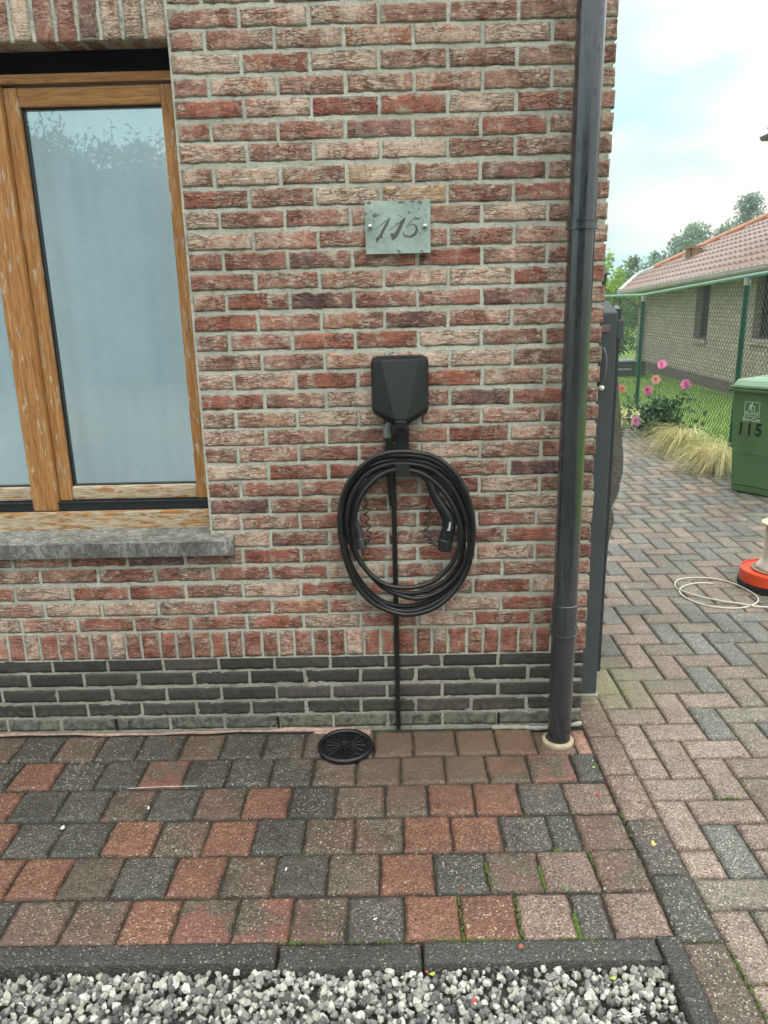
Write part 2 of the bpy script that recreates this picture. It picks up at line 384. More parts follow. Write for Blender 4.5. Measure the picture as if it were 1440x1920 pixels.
def stone_mat():
    t = NT('bluestone'); v = t.obj(); n1 = t.noise(120, 5, 0.7, v); n2 = t.noise(18, 4, 0.6, t.mapv(v, (1, 1, 0.4)))
    base = t.ramp(n2, [(0.35, S(104, 104, 98)), (0.55, S(136, 135, 129)), (0.7, S(158, 156, 150))])
    wet = t.ramp(t.noise(60, 4, 0.7, t.mapv(v, (0.7, 2.2, 0.5)), 1.0), [(0.46, (1, 1, 1)), (0.56, (0, 0, 0))])
    base = t.mix(t.math('MULTIPLY', wet, 0.55), base, S(66, 66, 58))
    base = t.mix(1.0, base, t.ramp(n1, [(0.3, (0.8, 0.8, 0.8)), (0.7, (1.15, 1.15, 1.15))]), 'MULTIPLY')
    sx = t.n('ShaderNodeSeparateXYZ'); t.l(v, sx.inputs[0])
    mo = t.math('MULTIPLY', t.ramp(sx.outputs[0], [(0.0, (0, 0, 0)), (1.0, (0, 0, 0))]), 1.0)
    t.bump(n1, 0.4, 0.002)
    return t.set(base, t.ramp(wet, [(0, (0.5, 0.5, 0.5)), (1, (0.22, 0.22, 0.22))]), spec=0.5)
M['stone'] = stone_mat()
M['black'] = simple('black_plastic', S(14, 15, 16), 0.45, 0.15, 40)
M['charger'] = simple('matt_black_shell', S(22, 26, 30), 0.42, 0.12, 12)
M['charger_side'] = M['charger']
M['holder'] = simple('matt_black_metal', S(26, 28, 30), 0.5, 0.1, 30)
M['cable'] = simple('black_rubber_cable', S(20, 21, 22), 0.36, 0.2, 90, spec=0.5)
M['connector'] = simple('connector_plastic', S(18, 20, 23), 0.35, 0.15, 60)
M['spring'] = simple('brown_cord', S(36, 26, 22), 0.6)
M['white_text'] = simple('white_print', S(200, 202, 200), 0.6, 0.05)
M['rubber'] = simple('black_rubber', S(20, 20, 20), 0.8, 0.3, 200, bump=0.8)
def pipe_mat():
    t = NT('wet_grey_pipe'); v = t.obj()
    q = t.mapv(v, (120, 120, 26), (0.0, 0.35, 0.0)); n1 = t.noise(1, 4, 0.65, q)
    wet = t.ramp(n1, [(0.52, (0, 0, 0)), (0.60, (1, 1, 1))]); n2 = t.noise(5, 3, 0.5, v)
    base = t.mix(t.math('MULTIPLY', wet, 0.75), t.ramp(n2, [(0.3, S(56, 61, 66)), (0.7, S(70, 75, 80))]), S(30, 31, 34))
    return t.set(base, t.ramp(wet, [(0, (0.25, 0.25, 0.25)), (1, (0.15, 0.15, 0.15))]), metal=t.ramp(wet, [(0, (0.55, 0.55, 0.55)), (1, (0.5, 0.5, 0.5))]), spec=0.8)
M['pipe'] = pipe_mat(); _b = M['pipe'].node_tree.nodes['Principled BSDF']; _b.inputs['Coat Weight'].default_value = .8; _b.inputs['Coat Roughness'].default_value = .12
M['anthracite'] = simple('anthracite_powder_coat', S(66, 72, 77), 0.4, 0.1, 8)
M['anthracite_dark'] = simple('anthracite_dark', S(44, 48, 50), 0.45, 0.12, 8)
M['steel'] = simple('brushed_steel', S(200, 200, 196), 0.25, 0.05, metal=1.0)
M['sash_black'] = simple('black_aluminium', S(28, 33, 38), 0.4, 0.1)
M['cast'] = simple('black_cast_iron', S(10, 10, 11), 0.34, 0.4, 120, bump=0.4, spec=0.5)
M['sandring'] = simple('sandy_collar', S(172, 152, 128), 0.9, 0.25, 80, bump=0.4)

def glass_mat():
    t = NT('window_glass'); t.t.nodes.remove(t.b)
    tr = t.n('ShaderNodeBsdfTransparent'); tr.inputs[0].default_value = (0.95, 0.98, 0.98, 1)
    gl = t.n('ShaderNodeBsdfGlossy'); gl.inputs['Roughness'].default_value = 0.004; gl.inputs[0].default_value = (0.95, 0.98, 1, 1)
    lw = t.n('ShaderNodeFresnel'); lw.inputs['IOR'].default_value = 1.5
    fac = t.math('MULTIPLY_ADD', lw.outputs[0], 1.8, 0.19, clamp=True)
    mx = t.n('ShaderNodeMixShader'); t.l(fac, mx.inputs[0]); t.l(tr.outputs[0], mx.inputs[1]); t.l(gl.outputs[0], mx.inputs[2])
    t.l(mx.outputs[0], t.o.inputs['Surface']); return t.m
M['glass'] = glass_mat()
t = NT('clear_glass_edge'); t.t.nodes.remove(t.b); tr_ = t.n('ShaderNodeBsdfTransparent'); tr_.inputs[0].default_value = (.97, .99, .99, 1); t.l(tr_.outputs[0], t.o.inputs['Surface']); M['clear'] = t.m
def curtain_mat():
    t = NT('sheer_curtain'); v = t.obj()
    a = t.noise(1, 3, 0.6, t.mapv(v, (40, 40, 900))); b = t.noise(1, 3, 0.6, t.mapv(v, (700, 40, 30)))
    c = t.noise(3, 3, 0.5, v)
    w = t.math('ADD', t.math('MULTIPLY', a, 0.6), t.math('MULTIPLY', b, 0.4))
    base = t.ramp(w, [(0.32, S(178, 196, 210)), (0.5, S(194, 210, 222)), (0.7, S(208, 221, 230))])
    base = t.mix(1.0, base, t.ramp(c, [(0.3, (0.88, 0.9, 0.9)), (0.7, (1.06, 1.06, 1.06))]), 'MULTIPLY')
    t.set(base, 0.9, spec=0.1); tl = t.n('ShaderNodeBsdfTranslucent'); t.l(base, tl.inputs[0])
    mx = t.n('ShaderNodeMixShader'); mx.inputs[0].default_value = .5; t.l(t.b.outputs[0], mx.inputs[1]); t.l(tl.outputs[0], mx.inputs[2]); t.l(mx.outputs[0], t.o.inputs['Surface']); return t.m
M['curtain'] = curtain_mat()
def frost_mat():
    t = NT('frosted_glass'); v = t.obj(); n = t.noise(12, 4, 0.6, v); n2 = t.noise(60, 3, 0.6, v)
    base = t.ramp(n, [(0.3, S(142, 158, 152)), (0.7, S(182, 196, 188))])
    t.set(base, 0.35, spec=0.6)
    tr = t.n('ShaderNodeBsdfTransparent'); tr.inputs[0].default_value = (0.75, 0.85, 0.8, 1)
    mx = t.n('ShaderNodeMixShader'); t.l(t.ramp(n2, [(0.3, (0.72, 0.72, 0.72)), (0.7, (0.88, 0.88, 0.88))]), mx.inputs[0])
    t.l(tr.outputs[0], mx.inputs[1]); t.l(t.b.outputs[0], mx.inputs[2]); t.l(mx.outputs[0], t.o.inputs['Surface']); return t.m
M['frost'] = frost_mat()
def film(name, c, a):
    t = NT(name); t.set(simple(name + '_x', c).node_tree.nodes['Principled BSDF'].inputs['Base Color'].default_value[:], 0.3)
    t.b.inputs['Base Color'].default_value = c
    tr = t.n('ShaderNodeBsdfTransparent'); mx = t.n('ShaderNodeMixShader'); mx.inputs[0].default_value = a
    t.l(tr.outputs[0], mx.inputs[1]); t.l(t.b.outputs[0], mx.inputs[2]); t.l(mx.outputs[0], t.o.inputs['Surface']); return t.m
M['clear_digit'] = film('clear_digit', S(92, 80, 74), 0.66)
M['spot'] = film('worn_spot', S(112, 104, 100), 0.6)
def mesh_fabric():
    t = NT('shade_netting'); v = t.obj()
    t.set(t.ramp(t.noise(14, 4, 0.6, v), [(0.3, S(38, 36, 33)), (0.7, S(64, 60, 54))]), 0.9)
    tr = t.n('ShaderNodeBsdfTransparent'); mx = t.n('ShaderNodeMixShader')
    t.l(t.ramp(t.noise(1, 2, 0.5, t.mapv(v, (10, 10, 80))), [(0.3, (0.55, 0.55, 0.55)), (0.7, (0.78, 0.78, 0.78))]), mx.inputs[0])
    t.l(tr.outputs[0], mx.inputs[1]); t.l(t.b.outputs[0], mx.inputs[2]); t.l(mx.outputs[0], t.o.inputs['Surface']); return t.m
M['netting'] = mesh_fabric()

# ================================================================= BRICKWORK
TONE = {'R': (S(150, 98, 82), .1, .0), 'r': (S(152, 109, 94), .3, .1), 'b': (S(150, 116, 100), .42, .15), 't': (S(166, 124, 102), .5, .05),
        'w': (S(166, 122, 106), .95, .05), 'y': (S(166, 136, 108), 1.1, .0), 'k': (S(138, 102, 94), .25, .75)}
def face_block(mb, u0, u1, v0, v1, fn, depth, du=0.009, wob=0.0022, amp=0.0022, rnd=0.004, proud=0.004, crease=1.0, seed=0.0, **k):
    nu = max(3, int((u1 - u0) / du)); nv = max(3, int((v1 - v0) / du))
    a = np.linspace(0, 1, nu + 1); b = np.linspace(0, 1, nv + 1)
    A, B = np.meshgrid(a, b); A = A.ravel(); B = B.ravel()
    U = u0 + A * (u1 - u0); V = v0 + B * (v1 - v0)
    du_ = np.minimum(U - u0, u1 - U); dv_ = np.minimum(V - v0, v1 - V)
    fade = np.exp(-np.minimum(du_, dv_) / 0.008)
    pp = np.stack([U * 34 + seed, V * 34 + seed * 1.7, 0 * U + seed * 3.1], 1)
    U2 = U + wob * fade * 1.3 * fbm(pp, 3); V2 = V + wob * 1.6 * fade * fbm(pp + 40, 3)
    e = np.minimum(du_, dv_); rr = np.clip(1 - e / rnd, 0, 1)
    q = np.stack([U * 22 + seed * 2 + V * 14, V * 60 + seed - U * 8, 0 * U + seed], 1)
    ridge = 1 - np.abs(fbm(q, 3)) * 2.4
    Wd = proud - rr * rr * rnd * 0.9 + amp * 0.5 * fbm(pp * 0.5, 2) - crease * amp * 1.5 * np.clip(ridge - 0.62, 0, 1)
    n0 = (nu + 1) * (nv + 1)
    idx = np.arange(n0).reshape(nv + 1, nu + 1)
    F = [(idx[j, i], idx[j, i + 1], idx[j + 1, i + 1], idx[j + 1, i]) for j in range(nv) for i in range(nu)]
    per = list(idx[0, :]) + list(idx[1:, nu]) + list(idx[nv, nu - 1::-1]) + list(idx[nv - 1:0:-1, 0])
    UU = np.concatenate([U2, U2[per]]); VV = np.concatenate([V2, V2[per]]); WW = np.concatenate([Wd, np.full(len(per), -depth)])
    m = len(per)
    for i in range(m): F.append((per[(i + 1) % m], per[i], n0 + i, n0 + (i + 1) % m))
    mb.add(fn(UU, VV, WW), F, pa=np.concatenate([np.clip(e / 0.012, 0, 1), np.zeros(m)]), **k)
def fn_wall(u, v, w): return np.stack([u, -w, v], 1)
def fn_side(u, v, w): return np.stack([0.8845 + w, u, v], 1)
def fn_floor(u, v, w): return np.stack([u, v, w], 1)

XR = 0.888
ZC = [2.3004, 2.2438, 2.1833, 2.1227, 2.064, 2.0023, 1.9443, 1.8787, 1.8177, 1.7583, 1.695, 1.637, 1.576, 1.516, 1.4517, 1.3913, 1.328, 1.267, 1.2035,
      1.143, 1.0845, 1.028, .967, .9103, .851, .794, .734, .6727, .6122, .5488, .4861, .4292]
JOFF = [.003, .001, .001, .003, .001, -.002, .001, -.002, -.001, .004, .003, .006, .002, .007, .002, .007, .007, .011, .007, .010, .003, .007, .004, .006,
        .001, -.001, -.004, -.003, -.012, -.011, -.014, -.006]
CODES = ['rwwbrbR', 'rbbtwwbb', 'wRwbbbR', 'rwbtwbbb', 'RwRRwrr', 'rbrkrRbR', 'wbwwbbR', 'bybybkbb', 'RbyyrRb', 'wrrwbwbr', 'wwrrrwbr', 'rrkrRbrr', 'rrtwwRwr', 'wRkrrkbt',
         'RrtkwwR', 'rrRRybrb', 'bbtwwbb', 'wwRrRbwb', 'RbwrkRR', 'btywbwrr', 'wrbrRwR', 'bwrRwbrw', 'yRRrrkwr', 'rrrrrwrr', 'kbrRryR', 'rwrrRrwr'.replace('8', 'r'),
         'wrrkkRR', 'bRrrRwrr', None, None, None, None]
NX = 3.0
def draw_course(mb, k, z, h, joints, codes_fn, side_mat=False):
    for i in range(len(joints) - 1):
        x0, x1 = joints[i] + 0.0055, joints[i + 1] - 0.0055
        if x1 - x0 < 0.02: continue
        if i == len(joints) - 2: x1 = XR + random.uniform(-.0035, .003)
        c = codes_fn(i, (x0 + x1) / 2)
        col, pale, dark = TONE[c]
        jit = 1 + random.uniform(-.12, .12)
        sd_ = random.random() * 60
        face_block(mb, x0, x1, z - h / 2 + random.uniform(-.0012, .0012), z + h / 2 + random.uniform(-.0012, .0012), fn_wall, 0.02, rnd=.0022, du=.007, wob=.0022,
                   seed=sd_, amp=random.uniform(.0016, .0034), col=[q * jit for q in col[:3]],
                   prm=[pale * random.uniform(.6, 1.3), dark, random.random()])
WR = dict(x0=-2.4, x1=-0.405, z0=0.70, z1=2.2505)     # window opening in the brickwork
wall = MB()
rr_ = random.Random(3)
def rcode(): return rr_.choice('RrrrbbbtwwRyk'.replace('y', 'rw'))
BROWS = {28: [(-1.2, 'b'), (-.9, 'b'), (-.7, 'r'), (-.5, 'b'), (-.3, 'r'), (-.1, 'R'), (.1, 'y'), (.3, 'r'), (.5, 'b'), (.7, 'b'), (.85, 'r')],
         29: [(-1.2, 'r'), (-1.0, 'w'), (-.8, 'R'), (-.6, 'R'), (-.4, 'b'), (-.2, 'w'), (0, 'R'), (.2, 'R'), (.4, 'r'), (.6, 'R'), (.75, 'w'), (.85, 'r')],
         30: [(-1.1, 'w'), (-.9, 'y'), (-.7, 'w'), (-.5, 'b'), (-.3, 'r'), (-.1, 't'), (.1, 'w'), (.3, 't'), (.5, 'w'), (.7, 'R'), (.86, 'r')],
         31: [(-1.2, 'w'), (-1.0, 'w'), (-.8, 'R'), (-.6, 'r'), (-.4, 'r'), (-.2, 'R'), (0, 'w'), (.2, 'r'), (.4, 'w'), (.6, 'R'), (.78, 'R'), (.87, 'b')]}
for k, z in enumerate(ZC):
    odd = k % 2; off = JOFF[k]; js = []
    x = -0.3 if odd else -0.2
    below = k >= 27 or (z + 0.025 < WR['z0'])
    left = -3.0 if below else (WR['x1'])
    J = [x + off + 0.2 * i for i in range(-14, 8)]
    J = [j for j in J if left + 0.03 < j < 0.80]
    J = [left] + J + [XR]
    if k == 27: J[0] = -3.0
    if k in BROWS:
        tb = BROWS[k]; cf = lambda i, xm, tb=tb: min(tb, key=lambda q: abs(q[0] - xm))[1] if xm > -1.3 else rcode()
    else:
        s_ = CODES[k]
        def cf(i, xm, s_=s_, J=J, below=below, off=off, odd=odd):
            base = [j for j in J if j > -0.42 + 0.0]
            if xm < -0.41: return rcode()
            # index counted from the jamb
            n = sum(1 for j in J[1:] if j < xm and j > -0.39)
            return s_[min(n, len(s_) - 1)]
    draw_course(wall, k, z, 0.0495, J, cf)
# courses above the picture
for k in range(1, 12):
    z = ZC[0] + 0.0605 * k
    left = WR['x1'] if z < 2.48 else -3.0
    off = 0.1 if k % 2 else 0.0
    J = [left] + [j for j in [-3.0 + off + 0.2 * i for i in range(0, 20)] if left + .03 < j < .8] + [XR]
    draw_course(wall, k, z, 0.0495, J, lambda i, xm: rcode())
# soldier course over the plinth, bricks on edge
x = XR
sx = [XR - 0.0605 * i + 0.004 * math.sin(i * 2.1) for i in range(64)]
LC = 'rRRrRrRrwrRwRrRRrRr'
for i in range(63):
    x1 = sx[i] - 0.0045 if i else XR; x0 = sx[i + 1] + 0.0045
    c = random.choice('RRRRrrrrrwt') ; col, pale, dark = TONE[c]
    face_block(wall, x0, x1, 0.2965, 0.394, fn_wall, 0.02, seed=random.random() * 60, amp=0.002, wob=.003, proud=.006, col=(lambda g_: [q * g_ for q in col[:3]])(random.uniform(.8, 1.1)),
               prm=[min(1, pale * .8), 0, random.random()])
# returning side wall of the house, away from the lens
for k in range(0, 43):
    z = 0.4292 + 0.0605 * k
    off = 0.1 if k % 2 else 0
    y = 0.11 + off
    ys = [0.012] + [0.1 + off + 0.2 * i for i in range(0, 19)]
    for i in range(len(ys) - 1):
        c = rcode(); col, pale, dark = TONE[c]
        face_block(wall, ys[i] + .0055 if i else .006, ys[i + 1] - .0055, z - .0248, z + .0248, fn_side, 0.02, du=.03, proud=0.0015, seed=random.random() * 60, col=col[:3], prm=[pale, dark, random.random()])
# mortar bed: sheets with holes for the window, slightly rough
def mortar_sheet(mb, x0, x1, z0, z1, y, mi=1, d=0.02):
    nx = max(1, int((x1 - x0) / d)); nz_ = max(1, int((z1 - z0) / d))
    X, Z = np.meshgrid(np.linspace(x0, x1, nx + 1), np.linspace(z0, z1, nz_ + 1)); X = X.ravel(); Z = Z.ravel()
    Y = y + 0.0012 * vn(np.stack([X * 45, Z * 45, 0 * X], 1))
    idx = np.arange(len(X)).reshape(nz_ + 1, nx + 1)
    F = [(idx[j, i], idx[j, i + 1], idx[j + 1, i + 1], idx[j + 1, i]) for j in range(nz_) for i in range(nx)]
    mb.add(np.stack([X, Y, Z], 1), F, mi=mi)
MY = -0.0003
mortar_sheet(wall, -3.0, XR - .008, 0.289, WR['z0'], MY)
mortar_sheet(wall, WR['x1'] - .002, XR - .008, WR['z0'], 3.0, MY)
mortar_sheet(wall, -3.0, WR['x1'] - .002, 2.4625, 3.0, MY)
mortar_sheet(wall, -3.0, WR['x0'], WR['z0'], 2.4625, MY)
wall.add([(XR - .008, 0.0, .289), (XR - .008, 4.0, .289), (XR - .008, 4.0, 3.0), (XR - .008, 0.0, 3.0)], [(0, 1, 2, 3)], mi=1)
wall.add([(-3, 0, -.1), (-3, 0, 3), (-3, 4, 3), (-3, 4, -.1)], [(0, 1, 2, 3)], mi=1)
wall.add([(-3, 4, -.1), (-3, 4, 3), (XR - .008, 4, 3), (XR - .008, 4, -.1)], [(0, 1, 2, 3)], mi=1)
# jamb returns of the opening
for xx in (WR['x1'] - .002,):
    wall.add([(xx, 0, .70), (xx, .1, .70), (xx, .1, 2.4625), (xx, 0, 2.4625)], [(0, 1, 2, 3)], mi=1)
house = empty('brick_house', (0, 0, 0)); tag(house, 'red brick house wall with dark brick base and oak window, nearest building', 'house')
wall.build('wall', [M['brick'], M['mortar']], house, smooth=True, attrs=True)

# dark brick base
pl = MB()
PZ = [0.2698, 0.2125, 0.1502, 0.0905, 0.0322]; PO = [-.020, -.013, -.019, -.015, -.018]
for k, z in enumerate(PZ):
    odd = k % 2; J = [(-0.3 if odd else -0.2) + PO[k] + 0.2 * i + (0.0 if odd else 0.0) for i in range(-14, 8)]
    J = [-3.0] + [j for j in J if -2.97 < j < .80] + [XR]
    for i in range(len(J) - 1):
        x0, x1 = J[i] + .0055, J[i + 1] - .0055
        if i == len(J) - 2: x1 = XR - 0.004
        hole = (k == 4 and any(abs(J[i] - hx) < .03 for hx in (-.82, -.22, .585)))
        if hole: x0 += 0.0
        g = random.uniform(.75, 1.25)
        col = S(60, 57, 54) if random.random() < .6 else S(72, 67, 62)
        if k == 4: col = S(82, 81, 75)
        face_block(pl, x0, x1, z - .0245, z + .0245, fn_wall, 0.02, seed=random.random() * 60, amp=.0024, wob=.0018, rnd=.002, proud=.0005, col=[q * g for q in col[:3]], prm=[random.random(), random.random(), random.random()])
for hx in (-.8165, -.22, .585):       # weep joints: flat black quads paint the dark of the openings
    pl.add([(hx - .005, -.0022, .008), (hx + .005, -.0022, .008), (hx + .005, -.0022, .056), (hx - .004, -.0022, .056)], [(0, 1, 2, 3)], mi=2)
mortar_sheet(pl, -3.0, XR - .006, -.03, .291, .0022, mi=1)
pl.add([(XR - .006, .0022, -.03), (XR - .006, 4.0, -.03), (XR - .006, 4.0, .291), (XR - .006, .0022, .291)], [(0, 1, 2, 3)], mi=1)
for k, z in enumerate(PZ):
    ys = [0.006] + [0.1 + .1 * (k % 2) + 0.2 * i for i in range(0, 19)]
    for i in range(len(ys) - 1):
        face_block(pl, ys[i] + (.0055 if i else 0), ys[i + 1] - .0055, z - .0245, z + .0245, lambda u_, v_, w_: np.stack([XR - .004 + w_, u_, v_], 1), 0.01, du=.03, proud=.001, seed=random.random() * 60, col=S(66, 64, 60)[:3], prm=[.3, .4, random.random()])
# lean concrete smeared along the foot near the downpipe
tube(pl, catmull([(.56, -.012, .0), (.66, -.02, .004), (.72, -.03, .006), (.80, -.03, .01), (.885, -.012, .012)], 6), [.006 + .004 * abs(math.sin(q * .9)) for q in range(25)], 7, mi=1)
pl.build('plinth', [M['plinth'], M['mortar_dark'], M['black']], house, smooth=True, attrs=True)

# soldier lintel over the window with its brick soffit
lt = MB(); LT = 'wrbykrwwbrw'
edges = [-0.405 - 0.0645 * i for i in range(40)]
codes = ['w', 'w', 'w', 'k', 'r', 'r', 'y', 'b'] 
for i in range(39):
    c = codes[i] if i < len(codes) else random.choice('wrrbbk'); col, pale, dark = TONE[c]
    prm = [pale, dark, random.random()]; g_ = random.uniform(.9, 1.1); cc = [q * g_ for q in col[:3]]
    x1 = edges[i] - .006; x0 = edges[i + 1] + .006
    zb = 2.2505 + random.uniform(-.001, .002)
    face_block(lt, x0, x1, zb, 2.452, fn_wall, 0.004, seed=random.random() * 60, amp=.0026, wob=.003, proud=.004, col=cc, prm=prm)
    face_block(lt, x0, x1, -.002, .0865, lambda u_, v_, w_, zb=zb: np.stack([u_, v_, zb - w_], 1), .01, seed=random.random() * 60, wob=.003, proud=.001, col=cc, prm=prm)
lt.add([(-2.4, 0.0022, 2.2535), (-.405, 0.0022, 2.2535), (-.405, 0.0022, 2.4625), (-2.4, 0.0022, 2.4625)], [(0, 1, 2, 3)], mi=1)
lt.add([(-2.4, 0.0022, 2.2525), (-.405, 0.0022, 2.2525), (-.405, .0865, 2.2525), (-2.4, .0865, 2.2525)], [(0, 3, 2, 1)], mi=1)
lt.build('lintel', [M['brick'], M['mortar']], house, smooth=True, attrs=True)

# ---- window
def wbox(mb, x0, x1, y0, y1, z0, z1, vert, weather=0.0, bv=.003): box(mb, x0, x1, y0, y1, z0, z1, bv, col=[1.0 if vert else 0.0, weather, 0])
fr = MB()
YF = .086
wbox(fr, -2.4, -.409, YF - .004, .16, 2.166, 2.196, False, .02)             # head of the frame
wbox(fr, -.4215, -.4085, YF - .002, .16, .822, 2.163, True, .25)          # right jamb sliver
wbox(fr, -2.4, -.4085, .062, .16, .757, .826, False, .62, .006)            # sill rail
wbox(fr, -1.036, -.946, .068, .16, .8285, 2.163, True, .28, .008)            # mullion
win = fr.build('window', M['wood'], house, attrs=True)
def sash(x0, x1, zt, zb, lw, rw, name='sash'):
    s_ = MB(); y0 = YF
    wbox(s_, x0, x0 + lw, y0, .14, zb, zt, True, .31, .004)
    wbox(s_, x1 - rw, x1, y0, .14, zb, zt, True, .34, .004)
    wbox(s_, x0 + lw, x1 - rw, y0 + .0015, .14, zt - .053, zt - .001, False, .05, .004)
    wbox(s_, x0 + lw, x1 - rw, y0 + .0015, .14, zb + .001, zb + .049, False, .72, .008)
    # black glazing gasket
    g = .006
    for a in ((x0 + lw, x1 - rw, zt - .053 - g, zt - .053), (x0 + lw, x1 - rw, zb + .049, zb + .049 + g * .6), (x0 + lw, x0 + lw + g, zb + .049, zt - .053), (x1 - rw - g * .5, x1 - rw, zb + .049, zt - .053)):
        box(s_, a[0], a[1], y0 + .016, .125, a[2], a[3], 0, mi=1)
    o = s_.build(name, [M['wood'], M['black']], win, attrs=True)
    p_ = MB(); box(p_, x0 + lw, x1 - rw, .1105, .1145, zb + .045, zt - .05, 0)
    q = p_.build('pane', [M['glass'], M['clear']], win)
    for pg in q.data.polygons: pg.material_index = 0 if pg.normal.y < -.5 else 1
    return o
sash(-.9445, -.423, 2.157, .862, .044, .0425)
sash(-1.62, -1.0375, 2.157, .862, .05, .0015)
sb = MB(); box(sb, -2.4, -.4085, .0885, .25, 2.198, 2.33, .002); box(sb, -2.4, -.4085, .081, .086, 2.192, 2.205, .001)
sb.build('shutter_box', simple('shutter_black', S(5, 5, 6), .9, .1, spec=.05), win)
st_ = MB(); box(st_, -2.4, -.4105, .074, .15, .8285, .8605, .002); box(st_, -2.4, -.4105, .070, .10, .8545, .8600, .001)
st_.build('threshold_strip', M['sash_black'], win)
# bluestone sill
sl = MB()
prof = [(-.042, .692), (-.042, .742), (-.02, .7475), (.07, .7655), (.07, .70), (.0, .692)]
V = []; nseg = 60
X = np.linspace(-2.4, -.326, nseg)
for x in X:
    for (y, z) in prof:
        jz = .0012 * math.sin(x * 90) * (1 if z > .73 else 0); V.append((x, y + .0008 * math.sin(x * 140), z + jz))
np_ = len(prof); F = []
for i in range(nseg - 1):
    # the part that runs into the wall stops at the jamb
    for j in range(np_): F.append((i * np_ + j, (i + 1) * np_ + j, (i + 1) * np_ + (j + 1) % np_, i * np_ + (j + 1) % np_))
F.append(tuple(range(np_))); F.append(tuple((nseg - 1) * np_ + j for j in range(np_))[::-1])
# clip the tail: beyond the jamb only the nose in front of the wall remains
V = np.array(V); m = (V[:, 0] > -.40) & (V[:, 1] > -.001); V[m, 1] = -.0045; 
mk = m & (V[:, 2] > .73); V[mk, 2] = .7535
sl.add(V, F)
sl.build('window_sill', M['stone'], house)
# curtain in deep folds behind each pane
def curtain(x0, x1, name, label):
    mb = MB(); nx = 90; nz_ = 14; Vv = []
    for j in range(nz_ + 1):
        z = .80 + (2.2 - .80) * j / nz_
        for i in range(nx + 1):
            x = x0 + (x1 - x0) * i / nx
            y = .205 + .010 * math.sin(x * 26 + .4 * math.sin(z * 2)) + .006 * math.sin(x * 61 + 1) + .008 * math.sin(z * 1.7 + x * 5)
            if x < x0 + .06: y += .012 * math.cos((x - x0) / .06 * 9)
            Vv.append((x, y, z))
    F_ = [(j * (nx + 1) + i, j * (nx + 1) + i + 1, (j + 1) * (nx + 1) + i + 1, (j + 1) * (nx + 1) + i) for j in range(nz_) for i in range(nx)]
    mb.add(Vv, F_); o = mb.build(name, M['curtain'], smooth=True); tag(o, label, 'curtain', 'curtains behind the window'); return o
curtain(-.995, -.415, 'curtain', 'pale blue sheer curtain behind the wide right-hand window pane')
curtain(-1.75, -1.0, 'curtain', 'strip of pale blue curtain behind the narrow pane at the left picture edge')
rm = MB(); rm.add([(-2.5, .3, .4), (.7, .3, .4), (.7, 3.6, .4), (-2.5, 3.6, .4), (-2.5, .3, 2.9), (.7, .3, 2.9), (.7, 3.6, 2.9), (-2.5, 3.6, 2.9)], [(0, 1, 2, 3), (1, 5, 6, 2), (2, 6, 7, 3), (3, 7, 4, 0)])  # unseen room, left without a ceiling so the sky backlights the curtains
rm.build('open_top_room', simple('room_paint', S(226, 224, 218)), house)

# ================================================================= downpipe
dp = empty('downpipe', (.785, -.10, 0)); tag(dp, 'dark grey rain downpipe with dark wet streaks, strapped to the brick corner', 'drainpipe')
def dpx(z): return 0.784 + (z) * .0005
PX, PY = .7845, -.10
a = MB(); tube(a, [(PX + .001, PY, z) for z in (0.43, .9, 1.69, 2.2, 3.0)], .0402, 32); a.build('pipe', M['pipe'], dp, smooth=True)
a = MB(); tube(a, [(PX, PY, z) for z in (-.01, .2, .41)], .0402, 32); a.build('pipe', M['pipe'], dp, smooth=True)
a = MB(); lathe(a, [(.0402, .425), (.0435, .427), (.0435, .52), (.0402, .522)], (PX, PY, 0), 32); a.build('socket', M['pipe'], dp, smooth=False)
def strap(z):
    a = MB()
    lathe(a, [(.0405, z - .016), (.0465, z - .015), (.0465, z - .009), (.0445, z - .008), (.0445, z + .006), (.0465, z + .007), (.0465, z + .013), (.0405, z + .014)], (PX, PY, 0), 36)
    box(a, PX - .008, PX + .008, PY + .045, .0, z - .008, z + .006, .001)
    a.build('strap', M['pipe'], dp)
strap(1.712); strap(.424)
a = MB(); lathe(a, [(.055, -.01), (.055, .003), (.050, .008), (.043, .009), (.043, -.01)], (PX - .002, PY + .002, 0), 28); a.build('ground_collar', M['sandring'], dp)
adopt(dp)

# ================================================================= charger
ch = empty('wall_charger', (.246, 0, 1.12)); tag(ch, 'black faceted car charging station mounted on the brick wall', 'charger')
c = MB()
cx = .246
# back outline (rounded) and a faceted front
back = [(-.091, 1.322), (-.086, 1.335), (-.070, 1.341), (.070, 1.342), (.086, 1.336), (.091, 1.322), (.091, 1.176), (.086, 1.163), (.030, 1.127), (-.032, 1.127), (-.086, 1.163), (-.091, 1.176)]
front = [(-.082, 1.316), (-.078, 1.326), (-.058, 1.3335), (.056, 1.3335), (.078, 1.327), (.083, 1.316), (.083, 1.182), (.078, 1.176), (.020, 1.142), (-.022, 1.142), (-.078, 1.175), (-.083, 1.182)]
cen = [(-.060, 1.332), (.058, 1.332), (.018, 1.150), (-.018, 1.150)]
Yb, Ym, Yf = 0.0, -.062, -.095
V = [(cx + x, Yb, z) for x, z in back] + [(cx + x, -.045, z) for x, z in back] + [(cx + x, Ym, z) for x, z in front]
n = 12; F = [(i, (i + 1) % n, (i + 1) % n + n, i + n) for i in range(n)] + [(i + n, (i + 1) % n + n, (i + 1) % n + 2 * n, i + 2 * n) for i in range(n)]
b0 = len(V); V += [(cx + cen[0][0], -.076, cen[0][1]), (cx + cen[1][0], -.076, cen[1][1]), (cx + cen[2][0], -.108, cen[2][1]), (cx + cen[3][0], -.108, cen[3][1])]
A_, B_, C_, D_ = b0, b0 + 1, b0 + 2, b0 + 3
F += [(A_, B_, C_, D_)]
